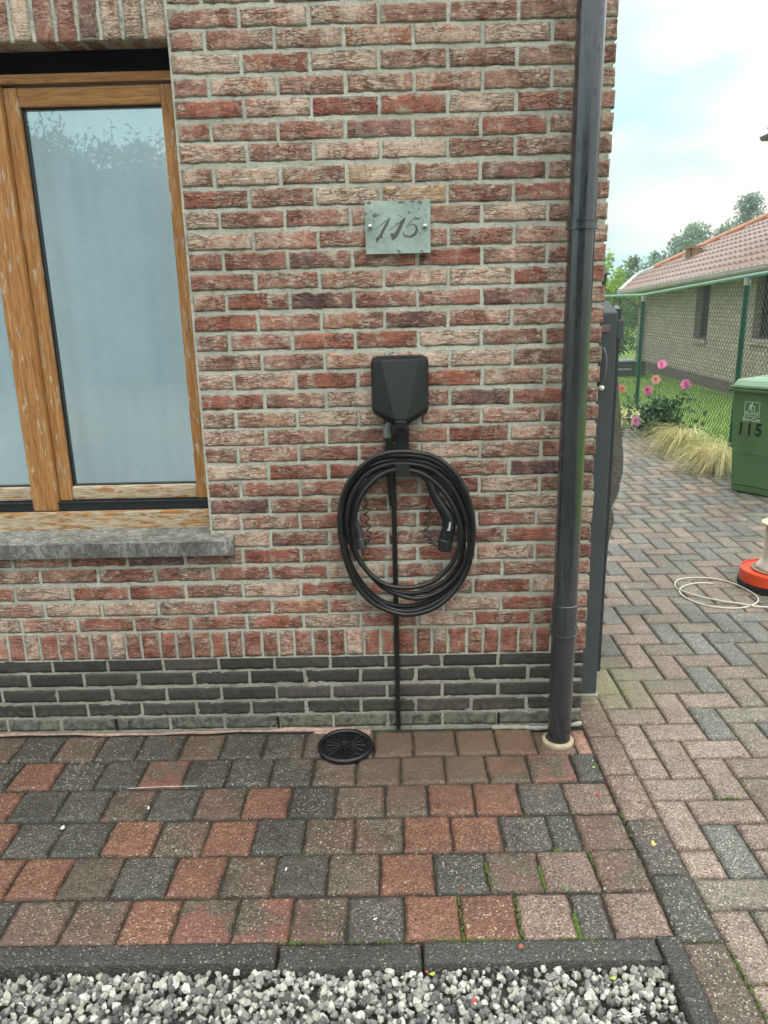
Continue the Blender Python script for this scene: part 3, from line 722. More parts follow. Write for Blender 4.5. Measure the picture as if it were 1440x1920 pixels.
fo = 2 * n
F += [(fo + 0, A_, D_, fo + 11), (fo + 0, fo + 1, A_), (fo + 1, fo + 2, A_), (fo + 2, fo + 3, B_, A_), (fo + 3, fo + 4, B_), (fo + 4, fo + 5, B_), (fo + 5, fo + 6, C_, B_),
      (fo + 6, fo + 7, C_), (fo + 7, fo + 8, C_), (fo + 8, fo + 9, D_, C_), (fo + 9, fo + 10, D_), (fo + 10, fo + 11, D_)]
c.add(V, F)
hs = c.build('housing', M['charger'], ch)
bv = hs.modifiers.new('bev', 'BEVEL'); bv.width = .0016; bv.segments = 2; bv.limit_method = 'ANGLE'; bv.angle_limit = math.radians(8)
c = MB(); box(c, cx - .018, cx + .018, -.112, -.07, 1.118, 1.149, .006); box(c, cx - .026, cx + .026, -.098, -.02, 1.100, 1.132, .008)
c.build('socket_port', M['black'], ch)
adopt(ch)
# cable hook: strap on the wall folding forward and up into a lip
hk = MB(); hx0, hx1 = .2265, .2725
def hb(y0, y1, z0, z1): box(hk, hx0, hx1, y0, y1, z0, z1, .0015)
hb(-.022, -.018, .968, 1.118); hb(-.094, -.0205, .9645, .9685); hb(-.0975, -.0935, .9645, 1.008)
ho = hk.build('cable_hook', M['holder']); tag(ho, 'flat black metal cable hook below the charging station, its upturned lip over the cable coil', 'hook')

# conduit down to the ground
cdx = .2195
cn = MB(); box(cn, cdx - .0085, cdx + .0085, -.016, -.001, .0, .98, .003)
cnd = empty('cable_conduit', (cdx, 0, 0)); tag(cnd, 'thin black cable duct running down the wall from the charger to the paving', 'conduit')
cn.build('duct', M['black'], cnd)
cn = MB(); tube(cn, catmull([(.204, -.02, 1.165), (.203, -.022, 1.10), (.2065, -.022, 1.06), (.211, -.02, .93), (.216, -.014, .85)], 6), .0125, 16); cn.build('sleeve', M['cable'], cnd, smooth=True)
cn = MB(); tube(cn, catmull([(.225, -.024, 1.128), (.209, -.026, 1.122), (.2035, -.026, 1.108), (.2035, -.025, 1.082)], 6), .0136, 16); cn.build('elbow', simple('grey_elbow', S(110, 112, 112), .45), cnd, smooth=True)
for zz in (.075, ):
    cn = MB(); box(cn, cdx - .012, cdx + .011, -.019, -.001, zz, zz + .03, .003); cn.build('clip', M['black'], cnd)
adopt(cnd)

# pixel-measured loops of the cable, converted to wall metres (0.00171 m per photo pixel at this depth)
Rm = np.array([[0.99972, 0.006465, -0.022828], [0.020234, 0.270155, 0.962604], [-0.012391, 0.962795, -0.269948]])
C0 = np.array([0.21724, -2.48224, 1.51762])
def wl(x, y, Y):
    d = Rm[2] + Rm[0] * (x - 720) / 1430.41 - Rm[1] * (y - 960) / 1430.41
    return C0 + d * (Y - C0[1]) / d[1]
LOOPS = [
 ([(757, 855), (806, 862), (844, 888), (869, 925), (883, 975), (883, 1028), (870, 1076), (843, 1111), (806, 1136), (766, 1146), (728, 1139), (690, 1112), (661, 1070), (645, 1020), (641, 965), (652, 918), (682, 878), (716, 858)], -.058),
 ([(760, 847), (812, 856), (850, 884), (873, 920), (886, 970), (886, 1020), (876, 1068), (852, 1108), (818, 1138), (780, 1151), (745, 1150), (700, 1131), (667, 1095), (647, 1045), (637, 990), (640, 940), (658, 897), (692, 864), (725, 850)], -.083),
 ([(755, 864), (800, 870), (838, 892), (864, 930), (879, 985), (878, 1040), (860, 1085), (828, 1115), (790, 1132), (750, 1136), (710, 1124), (676, 1090), (653, 1045), (643, 990), (648, 940), (670, 896), (708, 870)], -.036),
 ([(765, 870), (808, 880), (846, 912), (870, 962), (881, 1012), (872, 1055), (848, 1090), (820, 1111), (785, 1122), (750, 1116), (716, 1099), (684, 1064), (659, 1022), (650, 982), (657, 935), (684, 893), (722, 873)], -.066),
 ([(755, 876), (800, 886), (838, 918), (861, 960), (869, 1005), (864, 1050), (843, 1082), (810, 1104), (770, 1113), (730, 1105), (696, 1078), (669, 1040), (657, 990), (664, 940), (692, 900), (722, 881)], -.047),
 ([(755, 881), (790, 888), (826, 915), (852, 955), (864, 1000), (853, 1046), (828, 1078), (795, 1097), (755, 1102), (720, 1095), (690, 1072), (668, 1038), (662, 990), (673, 940), (700, 902), (726, 885)], -.076),
]
cb = MB()
for pts, Y in LOOPS:
    P = [wl(x, y, Y + .007 * math.sin(i * 1.3)) for i, (x, y) in enumerate(pts)]
    tube(cb, catmull(P, 7, True), .0084, 14, closed=True)
tube(cb, catmull([wl(738, 882, -.058), wl(765, 881, -.06), wl(785, 888, -.062), wl(800, 901, -.064), wl(808, 912, -.066)], 6), .0078, 14)
tube(cb, catmull([wl(664, 930, -.03), wl(662, 955, -.03), wl(668, 985, -.03)], 6), .0078, 14)
cable = cb.build('charging_cable', M['cable'], smooth=True); tag(cable, 'thick black charging cable coiled in loops over the wall hook', 'cable')
def conn(pts, rad, Y, name='connector', label='', mat=None):
    P = [wl(x, y, Y + dy) for x, y, dy in pts]; P2 = catmull(P, 5)
    Rr = np.interp(np.linspace(0, len(pts) - 1, len(P2)), range(len(pts)), [r_ * .00171 for r_ in rad])
    mb = MB(); tube(mb, P2, list(Rr), 20)
    root = empty(name, P[-1].tolist()); tag(root, label, 'connector')
    mb.build('grip', mat or M['connector'], root, smooth=True)
    return root, P
g1, P1 = conn([(803, 903, 0), (809, 913, 0), (813, 925, 0), (824, 944, 0), (835, 961, 0), (841, 974, 0), (841, 990, 0), (838, 1005, 0), (835, 1015, 0)],
         [6.5, 7.8, 8.6, 10.6, 12.2, 13.2, 13.6, 13.4, 13.2], -.066, label='large angled black charging plug hanging inside the right of the cable coil')
for i in range(4):
    rb = MB(); t_ = i / 3.0; x = 804 + 9 * t_; y = 905 + 20 * t_
    p = wl(x, y, -.066); q_ = wl(x + 3.2, y + 6, -.066); tube(rb, [p, p + (q_ - p) * .5], .0125 + .0030 * t_, 12)
    rb.build('strain_rib', M['black'], g1)
cp = MB(); P = [wl(835.5, 1010, -.066), wl(835, 1012, -.066), wl(834, 1029, -.066), wl(833.8, 1031.5, -.066)]
tube(cp, P, [.0215, .0240, .0238, .022], 24); cp.build('dust_cap', M['charger'], g1, smooth=False)
# print along the grip
tx = bpy.data.curves.new('print', 'FONT'); tx.body = 'Besen'; tx.size = .0095; tx.extrude = .0002; tx.align_x = 'CENTER'; tx.align_y = 'CENTER'
to = bpy.data.objects.new('print', tx); COL.objects.link(to)
bpy.context.view_layer.update()
dg = bpy.context.evaluated_depsgraph_get()
def text_mesh(body, size, loc, rot, mat, parent, name='lettering', extr=.0003, sx=1.0, bold=0.0):
    cu = bpy.data.curves.new(name, 'FONT'); cu.body = body; cu.size = size; cu.extrude = extr; cu.align_x = 'CENTER'; cu.align_y = 'CENTER'; cu.offset = bold
    ob = bpy.data.objects.new(name + '_c', cu); COL.objects.link(ob); bpy.context.view_layer.update()
    me = bpy.data.meshes.new_from_object(ob.evaluated_get(bpy.context.evaluated_depsgraph_get()))
    bpy.data.objects.remove(ob)
    me.transform(Matrix.Translation(loc) @ rot.to_4x4() @ Matrix.Diagonal((sx, 1, 1, 1)))
    me.materials.clear(); me.materials.append(mat)
    o = bpy.data.objects.new(name, me); COL.objects.link(o); o.parent = parent; return o
bpy.data.objects.remove(to)
p = wl(842.5, 987, -.0935)
text_mesh('Besen', .0125, p, Matrix.Rotation(math.radians(-82), 3, 'Y') @ Matrix.Rotation(math.radians(90), 3, 'X'), M['white_text'], g1, bold=.0003)
adopt(g1)
g2, P2_ = conn([(668, 978, 0), (670, 988, 0), (673, 998, 0), (675, 1006, 0)], [5, 7, 8.5, 9.5], -.030, label='smaller grey plug tucked behind the left side of the cable coil', mat=simple('dark_grey_plug', S(60, 62, 62), .4))
cp = MB(); tube(cp, [wl(675, 1007, -.03), wl(675.3, 1008.5, -.03), wl(678, 1025, -.03), wl(678.2, 1027, -.03)], [.0155, .0178, .0188, .0175], 22)
cp.build('dust_cap', simple('grey_cap', S(72, 74, 74), .4), g2); adopt(g2)
def spring(pts, name, label):
    P = catmull([wl(x, y, -.05) for x, y in pts], 26); Q = []
    for i, p in enumerate(P):
        s = i / len(P); a = i * .42; e = min(1, s * 6, (1 - s) * 6)
        Q.append((p[0] + .0078 * e * math.sin(a), p[1] + .004 * e * math.cos(a), p[2] + .001 * math.sin(a)))
    mb = MB(); tube(mb, Q, .0022, 6); o = mb.build(name, M['spring'], smooth=True); tag(o, label, 'cord', 'coiled retaining cords of the plugs')
spring([(806, 930), (803, 950), (801, 975), (800, 1000), (806, 1014), (812, 1022), (821, 1023)], 'coiled_cord', 'thin curly cord hanging beside the large right-hand plug')
spring([(685, 930), (686, 950), (689, 975), (692, 1000), (690, 1013), (684, 1020)], 'coiled_cord', 'thin curly cord hanging beside the small left-hand plug')

# ================================================================= house number plate
hn = empty('house_number_plate', (.248, -.02, 1.65)); tag(hn, 'frosted glass plate reading 115, fixed to the wall with two steel studs', 'sign')
a = MB(); box(a, .1495, .3465, -.0255, -.0205, 1.6475, 1.7985, .0006); a.build('glass_plate', M['frost'], hn)
def zp(x, y): return wl(600 + x / 4.8, 340 + y / 4.8, -.0260)
def flat_poly(mb, poly, off=0.0):
    P = [zp(x, y) for x, y in poly]; P = [(p[0], -.0262 - off, p[2]) for p in P]; n = len(P)
    mb.add(P, [tuple(range(n))])
d = MB()
flat_poly(d, stroke([(488, 445), (540, 400), (590, 360), (632, 325)], [3, 7, 9, 4]))
flat_poly(d, [(632, 323), (622, 365), (598, 415), (575, 455), (560, 490), (566, 515), (545, 508), (528, 525), (518, 556), (506, 540), (500, 512), (522, 500), (538, 478), (555, 440), (580, 395), (606, 355)])
flat_poly(d, stroke([(622, 445), (680, 400), (730, 360), (770, 320)], [3, 7, 9, 4]))
flat_poly(d, [(770, 318), (760, 362), (738, 410), (718, 455), (700, 495), (680, 515), (652, 532), (634, 480), (640, 462), (662, 470), (682, 450), (700, 415), (720, 375), (744, 345)])
flat_poly(d, stroke([(915, 320), (885, 338), (858, 330), (832, 345)], [3, 14, 14, 5]), .0001)
flat_poly(d, stroke([(832, 345), (808, 372), (788, 402), (776, 422)], [4, 8, 8, 5]), .0002)
flat_poly(d, stroke([(800, 395), (838, 385), (866, 405), (872, 440), (852, 478), (812, 500), (770, 492), (748, 470), (750, 452)], [5, 10, 18, 26, 26, 22, 18, 12, 5]), .0003)
flat_poly(d, stroke([(478, 335), (482, 358), (490, 384)], [3, 8, 5]), .0001)
flat_poly(d, stroke([(886, 455), (898, 475), (916, 486)], [5, 5, 2]), .0001)
d.build('number_115', M['clear_digit'], hn)
sp_ = MB(); rs = random.Random(5)
SP = [(500, 300, 26), (488, 318, 18), (535, 302, 10), (412, 298, 18), (440, 195, 22), (720, 190, 20), (750, 188, 18), (830, 180, 20), (900, 188, 24), (462, 262, 6), (455, 280, 7), (585, 262, 6), (800, 282, 16),
      (835, 215, 9), (892, 246, 8), (945, 256, 8), (708, 304, 9), (730, 316, 7), (695, 262, 6), (690, 378, 10), (940, 300, 7), (970, 300, 6), (955, 322, 8), (930, 350, 8), (776, 212, 5), (868, 200, 6), (700, 620, 12), (715, 632, 14), (695, 575, 6), (915, 628, 14), (930, 640, 10), (440, 590, 6), (590, 520, 5), (625, 295, 5)]
for i, (x, y, s) in enumerate(SP):
    sp_ = MB(); n = 9; flat_poly(sp_, [(x + s * rs.uniform(.65, 1.2) * math.cos(t * 2 * math.pi / n), y + .75 * s * rs.uniform(.6, 1.2) * math.sin(t * 2 * math.pi / n)) for t in range(n)], -.0001 + .00001 * i)
    sp_.build('worn_patch', M['spot'], hn)
for (x, y) in ((694, 425), (797, 424)):
    a = MB(); p = wl(x, y, -.03)
    def yl(mb, prof, n=20):
        Vv = []; m = len(prof)
        for rr2, yy in prof:
            for j in range(n): t = 2 * math.pi * j / n; Vv.append((p[0] + rr2 * math.cos(t), yy, p[2] + rr2 * math.sin(t)))
        Ff = [(i * n + j, i * n + (j + 1) % n, (i + 1) * n + (j + 1) % n, (i + 1) * n + j) for i in range(m - 1) for j in range(n)]
        Ff.append(tuple((m - 1) * n + j for j in range(n))); mb.add(Vv, Ff)
    yl(a, [(.0045, .0), (.0045, -.026), (.0075, -.0265), (.0075, -.031), (.006, -.034), (.002, -.0355)]); a.build('stud', M['steel'], hn, smooth=True)
adopt(hn)

# ================================================================= PAVING
PT = {'r': S(116, 80, 64), 'g': S(76, 72, 66), 'm': S(92, 80, 70), 'p': S(122, 100, 90), 'o': S(128, 92, 74), 'q': S(82, 75, 70)}
HP = {'r': S(130, 106, 96), 'g': S(108, 105, 98), 'm': S(122, 113, 103), 'p': S(134, 115, 105), 'o': S(136, 114, 102), 'q': S(112, 108, 102)}
pv = MB()
RY = [(-.022, -.178), (-.182, -.336), (-.340, -.494), (-.498, -.652), (-.656, -.81), (-.814, -.966)]
RX = [[-1.137, -.99, -.843, -.699, -.549, -.405, -.258, -.115, .0, .13, .271, .422, .563, .70], [-1.073, -.928, -.783, -.642, -.495, -.352, -.209, -.069, .075, .225, .372, .511, .65, .80],
      [-.995, -.849, -.704, -.564, -.416, -.271, -.126, .016, .173, .306, .452, .594, .737], [-.935, -.798, -.647, -.5, -.355, -.211, -.064, .083, .227, .369, .515, .656, .74],
      [-.847, -.708, -.562, -.414, -.271, -.129, .017, .161, .309, .453, .599, .748], [-.792, -.64, -.494, -.358, -.208, -.064, .08, .225, .367, .513, .655, .742]]
RC = ['mgmggmggqmmmorp', 'grggMgggmmmmMMg', 'rggmgmrgmmrrqp', 'rggrmrgmmrrqgm', 'rrmgrmqmrgmpm', 'gmmrMMmqrrpqp']
YB = [-.02, -.178, -.336, -.494, -.652, -.81, -.968]
for ri, xs in enumerate(RX):
    xs = list(xs); pre = [xs[0] - .146 * i for i in range(13, 0, -1)]; J = pre + xs + [.886]
    if ri == 0: J[-1] = .886
    for i in range(len(J) - 1):
        x0, x1 = J[i] + .0028, J[i + 1] - .0028
        k = i - len(pre) + 1
        c = RC[ri][k] if 0 <= k < len(RC[ri]) else random.choice('rgmgmg')
        two = .85 if c == 'M' else 0.0; c = c.lower()
        if ri == 0 and x0 > .69:      # cut blocks around the downpipe
            face_block(pv, .703, .835, -.178, -.03, fn_floor, .05, du=.012, rnd=.004, proud=-.006, seed=2.2, col=S(104, 84, 72)[:3], prm=[.6, .2, .4])
            face_block(pv, .838, .886, -.178, -.03, fn_floor, .05, du=.012, rnd=.004, proud=-.002, seed=random.random() * 60, col=S(170, 128, 112)[:3], prm=[.4, 0, .4]); continue
        sp2 = random.uniform(-.0025, .0025)
        face_block(pv, x0, x1, RY[ri][1] + .0022, RY[ri][0] - .0022, fn_floor, .05, du=.0085, wob=.0045, amp=.0022, rnd=.0062, proud=sp2, crease=.3, seed=random.random() * 60,
                   col=(lambda g_: [q * g_ for q in PT[c][:3]])(random.uniform(.84, 1.1)), prm=[random.uniform(.6, 1.0), two if two else (.3 if c in 'mr' else 0), random.random()])
# border course of long pavers then herringbone
BX0, BX1 = .8905, .9945
bcol = {-1: 'p', 0: 'p', 1: 'p', 2: 'p', 3: 'q', 4: 'g', 5: 'm', 6: 'm'}
for k in range(-2, 8):
    y1 = -.0843 - .2243 * (k - 1) - .0022 if False else -.0843 + .2243 - .2243 * k - .0018; y0 = y1 - .2243 + .0036
    if y1 > .21: y1 = .20
    if y1 - y0 < .03: continue
    c = bcol.get(k, 'm')
    face_block(pv, BX0, BX1, y0, y1, fn_floor, .05, du=.011, wob=.0014, amp=.0016, rnd=.005, crease=.2, seed=random.random() * 60, col=(lambda g_: [q * g_ for q in PT[c][:3]])(random.uniform(.95, 1.08)), prm=[1, .2 if c in 'mq' else 0, random.random()])
HX0, HY0, MX, MYm = .9965, .0005, .1045, .1098
def hcol(x, y):
    n = float(vn(np.array([[x * 1.3 + 3, y * 1.1, 0.5]]))[0])
    near = max(0, min(1, (1.1 - y) / 1.6))
    w = [('p', .22 + .75 * near + n * .3), ('m', .34), ('g', .26 - .12 * near), ('q', .14)]
    t = random.random() * sum(max(.02, q[1]) for q in w)
    for a_, b_ in w:
        t -= max(.02, b_)
        if t <= 0: return a_
    return 'm'
FIX = {('h', 0, 0): 'p', ('v', 1, 1): 'p', ('v', 0, -2): 'p', ('h', 0, -4): 'p', ('v', 0, -6): 'p', ('h', 2, 2): 'm', ('h', 3, 1): 'p', ('v', 2, 0): 'p', ('h', 1, -1): 'p', ('v', 1, -3): 'p', ('v', 3, -1): 'g',
       ('h', 2, -2): 'p', ('h', 1, 3): 'm'}
NXH, J0, J1 = 21, -14, 60
for j in range(J0, J1):
    for i in range(-1, NXH):
        s = (i + j) % 4
        far = j > 22
        if s == 0:
            a0, a1, b0, b1, kd = i, i + 2, j, j + 1, 'h'
        elif s == 2:
            a0, a1, b0, b1, kd = i, i + 1, j, j + 2, 'v'
        else: continue
        a0c = max(a0, 0); 
        if a1 <= a0c: continue
        x0 = HX0 + a0c * MX; x1 = HX0 + a1 * MX; y0 = HY0 + b0 * MYm; y1 = HY0 + b1 * MYm
        if x0 < .9 and y1 > 0: continue
        c = FIX.get((kd, i, j)) or hcol(x0, y0)
        sh = random.uniform(.88, 1.12)
        gp = .0028
        face_block(pv, x0 + gp, x1 - gp, y0 + gp, y1 - gp, fn_floor, .03, du=.035 if far else .014, wob=.0012 if not far else 0, amp=.0015 if not far else .0003, rnd=.005, crease=.2, proud=random.uniform(-.0015, .0015),
                   seed=random.random() * 60, col=[q * sh for q in HP[c][:3]], prm=[1.0, .25 if c in 'm' else 0, random.random()])
struct(pv.build('paved_driveway', M['paver'], smooth=True, attrs=True))
# filler strip of pavers left of the border behind the house corner
so_ = MB(); so_.add([(-5, -.964, -.0095), (.892, -.964, -.0095), (.892, -6, -.0095), (3.25, -6, -.0095), (3.25, 6.62, -.0095), (.90, 6.62, -.0095), (.90, 0.0, -.0095), (-5, 0.0, -.0095)], [(0, 1, 2, 3, 4, 5, 6, 7)])
struct(so_.build('joint_sand', M['soil']))
# moss cushions in some joints
ms = MB(); rs = random.Random(11)
def moss_run(x0, y0, x1, y1, n, r0=.004):
    for i in range(n):
        t = rs.random(); x = x0 + (x1 - x0) * t + rs.uniform(-.002, .002); y = y0 + (y1 - y0) * t + rs.uniform(-.002, .002); r_ = r0 * rs.uniform(.5, 1.3)
        lathe(ms, [(r_, -.004), (r_ * .9, .0), (r_ * .4, .002 + r_ * .2)], (x, y, -.001), 7)
for a in ((.367, -.82, .367, -.96, 30), (.30, -.966, .52, -.967, 60), (.513, -.82, .513, -.96, 16), (.655, -.89, .655, -.962, 40, .006), (.61, -.967, .70, -.967, 34), (.453, -.7, .456, -.78, 16), (.598, -.72, .60, -.80, 30, .005), (.655, -.655, .67, -.66, 12, .005),
          (1.2, -.437, 1.28, -.437, 12), (1.0, -1.0, 1.0, -1.2, 36), (.893, -.967, .99, -.985, 10), (.885, -.5, .889, -.6, 10), (-.1, -.966, .2, -.967, 22), (1.1, -1.02, 1.1, -1.2, 30), (.748, -.66, .748, -.72, 10), (.92, .215, .96, .215, 20), (.999, .24, 1.03, .36, 40)): moss_run(*a)
struct(ms.build('joint_moss', M['moss']), 'stuff')
# pale pink mortar fillet along the foot of the wall
pm = MB(); P = [(-3 + .06 * i, -.014 - .006 * math.sin(i * .37) + .003 * math.sin(i * 1.9), .0015 + .0012 * math.sin(i * .8)) for i in range(0, 52)]
tube(pm, P, [.0058 + .0018 * math.sin(i * 1.1) + (.0045 if i > 46 else 0) for i in range(52)], 8, flat=lambda V_: np.stack([V_[:, 0], V_[:, 1], V_[:, 2] * .8], 1))
for (x0_, x1_) in ((-.02, .12), (-.09, -.01)):
    face_block(pm, x0_, x1_, -.052 if x0_ > -.05 else -.034, -.008, fn_floor, .01, du=.01, wob=.004, proud=.004, seed=3.3)
pmo = pm.build('mortar_fillet', M['pink_mortar'], house, smooth=True)

# kerb stones (each one a thing)
def kerb(x0, x1, y0, y1, z, label, rot=0):
    mb = MB(); g = random.uniform(.9, 1.1)
    face_block(mb, x0, x1, y0, y1, fn_floor, .12, du=.006, wob=.002, amp=.0015, rnd=.0035, proud=0, crease=.3, seed=random.random() * 60, col=[q * g for q in S(66, 62, 59)[:3]], prm=[.6, 0, random.random()])
    o = mb.build('kerb_stone', M['paver'], smooth=True, attrs=True); o.location.z = z
    tag(o, label, 'kerb', 'kerb stones round the gravel'); return o
kerb(-1.10, -.088, -1.030, -.969, .006, 'dark concrete kerb stone at the left, raised slightly, between paving and gravel')
kerb(-.080, .262, -1.038, -.970, -.002, 'short dark concrete kerb stone in the middle of the gravel edge')
kerb(.268, .830, -1.034, -.969, .004, 'dark kerb stone with an orange brick chip on it, at the gravel edge')
kerb(.838, .894, -1.60, -.962, .004, 'dark kerb stone running toward the viewer along the right side of the gravel')
kerb(-2.10, -1.106, -1.032, -.970, .002, 'dark kerb stone left of the picture')

# ground and lawn
def lawn_mat():
    t = NT('lawn'); v = t.obj(); n1 = t.noise(1.2, 4, 0.6, v); n2 = t.noise(60, 4, 0.7, v)
    base = t.ramp(n1, [(0.3, S(92, 122, 48)), (0.7, S(138, 166, 72))])
    base = t.mix(1.0, base, t.ramp(n2, [(0.3, (0.6, 0.6, 0.55)), (0.7, (1.3, 1.3, 1.2))]), 'MULTIPLY')
    return t.set(base, 0.9)
g = MB(); R_ = 900; g.add([(-R_, -R_, -.07), (R_, -R_, -.07), (R_, R_, -.07), (-R_, R_, -.07)], [(0, 1, 2, 3)])
struct(g.build('ground', simple('soil_ground', S(84, 84, 62), .95, .3, 2)))
g = MB(); g.add([(3.2, -6, -.012), (40, -6, -.012), (40, 60, -.012), (-6, 60, -.012), (-6, 6.6, -.012), (3.2, 6.6, -.012)], [(0, 1, 2, 3, 4, 5)])
struct(g.build('lawn', lawn_mat()))
gm = MB()
for i in range(16000):
    x = rs.uniform(3.2, 6.2) if rs.random() < .8 else rs.uniform(2.6, 9); y = rs.uniform(4.0, 14) if x > 3.25 else rs.uniform(9, 16)
    if x > 5.36 and y < 13.95: continue
    h = rs.uniform(.02, .05); a_ = rs.uniform(0, 6.28); w_ = .004
    dx, dy = math.cos(a_) * w_, math.sin(a_) * w_; lx, ly = rs.uniform(-.015, .015), rs.uniform(-.015, .015)
    gm.add([(x - dx, y - dy, -.012), (x + dx, y + dy, -.012), (x + lx, y + ly, h)], [(0, 1, 2)])
struct(gm.build('lawn_grass', simple('grass_blade', S(120, 150, 60), .8, .35, 3)), 'stuff')

# gravel bed
gr = MB()
bases = []
for s in range(14):
    bm = bmesh.new(); bmesh.ops.create_icosphere(bm, subdivisions=1, radius=1.0)
    for v in bm.verts: v.co *= random.uniform(.72, 1.12)
    for q in range(7):           # chipped facets
        nn = Vector((random.gauss(0, 1), random.gauss(0, 1), random.gauss(0, 1))).normalized(); dd = random.uniform(.45, .72)
        for v in bm.verts:
            e = v.co.dot(nn) - dd
            if e > 0: v.co -= nn * e
    bm.verts.index_update(); bases.append((np.array([v.co[:] for v in bm.verts]), [tuple(v.index for v in f_.verts) for f_ in bm.faces])); bm.free()
def rotm():
    q = RNG.normal(size=4); q /= np.linalg.norm(q); w_, x_, y_, z_ = q
    return np.array([[1 - 2 * (y_ * y_ + z_ * z_), 2 * (x_ * y_ - z_ * w_), 2 * (x_ * z_ + y_ * w_)], [2 * (x_ * y_ + z_ * w_), 1 - 2 * (x_ * x_ + z_ * z_), 2 * (y_ * z_ - x_ * w_)], [2 * (x_ * z_ - y_ * w_), 2 * (y_ * z_ + x_ * w_), 1 - 2 * (x_ * x_ + y_ * y_)]])
GC = [S(190, 186, 178), S(146, 143, 138), S(198, 193, 184), S(122, 120, 116), S(98, 97, 95), S(162, 155, 144), S(84, 83, 83), S(172, 166, 156)]
for layer, n_ in ((0, 2400), (1, 4800)):
    for i in range(n_):
        x = RNG.uniform(-1.05, .832); y = RNG.uniform(-1.45, -1.040)
        bv_, bf_ = bases[RNG.randint(14)]
        s = RNG.choice([.007, .010, .0125, .015, .018], p=[.22, .28, .26, .17, .07]); sc = np.array([1, RNG.uniform(.7, 1), RNG.uniform(.55, .9)]) * s
        z = -.028 + layer * .012 + RNG.uniform(-.004, .006)
        Vg = (bv_ * sc) @ rotm().T + np.array([x, y, z])
        cc = np.array(GC[RNG.randint(8)][:3]) * RNG.uniform(.8, 1.1)
        gr.add(Vg, bf_, col=cc, prm=[RNG.rand(), 0, 0])
t = NT('limestone_chips'); A = att(t, 'tone'); v = t.obj(); n1 = t.noise(90, 5, .65, v)
t.bump(t.noise(300, 4, .6, v), .5, .002)
gmat = t.set(t.mix(1.0, A.outputs['Color'], t.ramp(n1, [(.3, (.72, .72, .72)), (.7, (1.18, 1.18, 1.16))]), 'MULTIPLY'), .6, spec=.4)
struct(gr.build('gravel', gmat, attrs=True), 'stuff')
gb_ = MB(); gb_.add([(-5, -6, -.045), (.84, -6, -.045), (.84, -1.03, -.045), (-5, -1.03, -.045)], [(0, 1, 2, 3)])
struct(gb_.build('gravel_bed', simple('wet_grit', S(70, 67, 61), .9, .4, 150)))

# drain cover
dc = empty('drain_cover', (.032, -.132, 0)); tag(dc, 'round black cast-iron drain cover with radial slots, lying on the sandy paving', 'drain cover')
a = MB(); lathe(a, [(.093, -.002), (.096, .006), (.096, .016), (.091, .021), (.083, .021), (.079, .017), (.079, .0), (.02, .0)], (.032, -.132, 0), 40); a.build('rim', M['cast'], dc)
a = MB(); lathe(a, [(.0, .010), (.012, .012), (.016, .021), (.022, .021), (.024, .010), (.024, .004)], (.032, -.132, 0), 24); a.build('hub', M['cast'], dc)
for k in range(16):
    a = MB(); t_ = 2 * math.pi * k / 16; c_, s_ = math.cos(t_), math.sin(t_)
    tube(a, [(.032 + .022 * c_, -.132 + .022 * s_, .014), (.032 + .060 * c_, -.132 + .060 * s_, .016)], .0026, 6)
    tube(a, catmull([(.032 + .058 * math.cos(t_ - .14), -.132 + .058 * math.sin(t_ - .14), .014), (.032 + .073 * c_, -.132 + .073 * s_, .016), (.032 + .058 * math.cos(t_ + .14), -.132 + .058 * math.sin(t_ + .14), .014)], 4), .002, 5)
    a.build('bar', M['cast'], dc)
a = MB(); box(a, .120, .136, -.150, -.138, .008, .018, .002); a.build('lifting_lug', M['cast'], dc)
a = MB(); lathe(a, [(.080, .001), (.080, .004), (.01, .004)], (.032, -.132, 0), 30); a.build('dark_gap_plate', M['black'], dc)  # black plate added beneath the bars to make the gaps read dark
dc.rotation_euler = (math.radians(2.5), 0, 0)
adopt(dc)

# small litter
def chip(loc, s, mat, label, name='brick_chip', cat='brick chip', group='red brick chips on the paving'):
    bv_, bf_ = bases[RNG.randint(14)]; mb = MB(); mb.add((bv_ * np.array(s)) @ rotm().T, bf_)
    o = mb.build(name, mat); o.location = loc; tag(o, label, cat, group)
RED = simple('brick_red', S(168, 66, 54), .8, .2, 100)
OR_ = simple('brick_orange', S(160, 92, 70), .8, .2, 100)
CH = [((-.599, -.074, .004), (.010, .006, .004), RED, 'small red chip on the back row of paving below the window'), ((-.123, -.18, .004), (.004, .004, .003), RED, 'tiny red crumb left of the drain cover'),
      ((-.129, -.344, .003), (.004, .004, .003), RED, 'tiny red crumb in the joint one row in front of the drain cover'), ((.839, -.412, .004), (.008, .006, .004), RED, 'crumbled red chip on the pink block by the long border pavers'),
      ((.657, -.405, .004), (.004, .003, .003), RED, 'tiny red crumb on the dark block in front of the downpipe'), ((.5, -.999, .012), (.013, .008, .006), OR_, 'orange brick chip lying on the kerb stone'),
      ((.38, -.804, .004), (.008, .006, .004), RED, 'red chip in the joint between the two front paving rows'), ((.274, -1.047, -.01), (.007, .005, .005), RED, 'red chip wedged against the kerb at the gravel edge'),
      ((.375, -1.127, -.012), (.014, .007, .006), RED, 'largest red brick chip among the gravel'), ((-.28, -1.075, -.012), (.006, .005, .005), RED, 'red chip in the gravel toward the left'),
      ((.573, -.953, .005), (.004, .004, .003), RED, 'tiny red crumb by the mossy joint above the kerb')]
for l_, s_, m_, lab in CH: chip(l_, s_, m_, lab)
WS = simple('white_pebble_mat', S(222, 220, 212), .6)
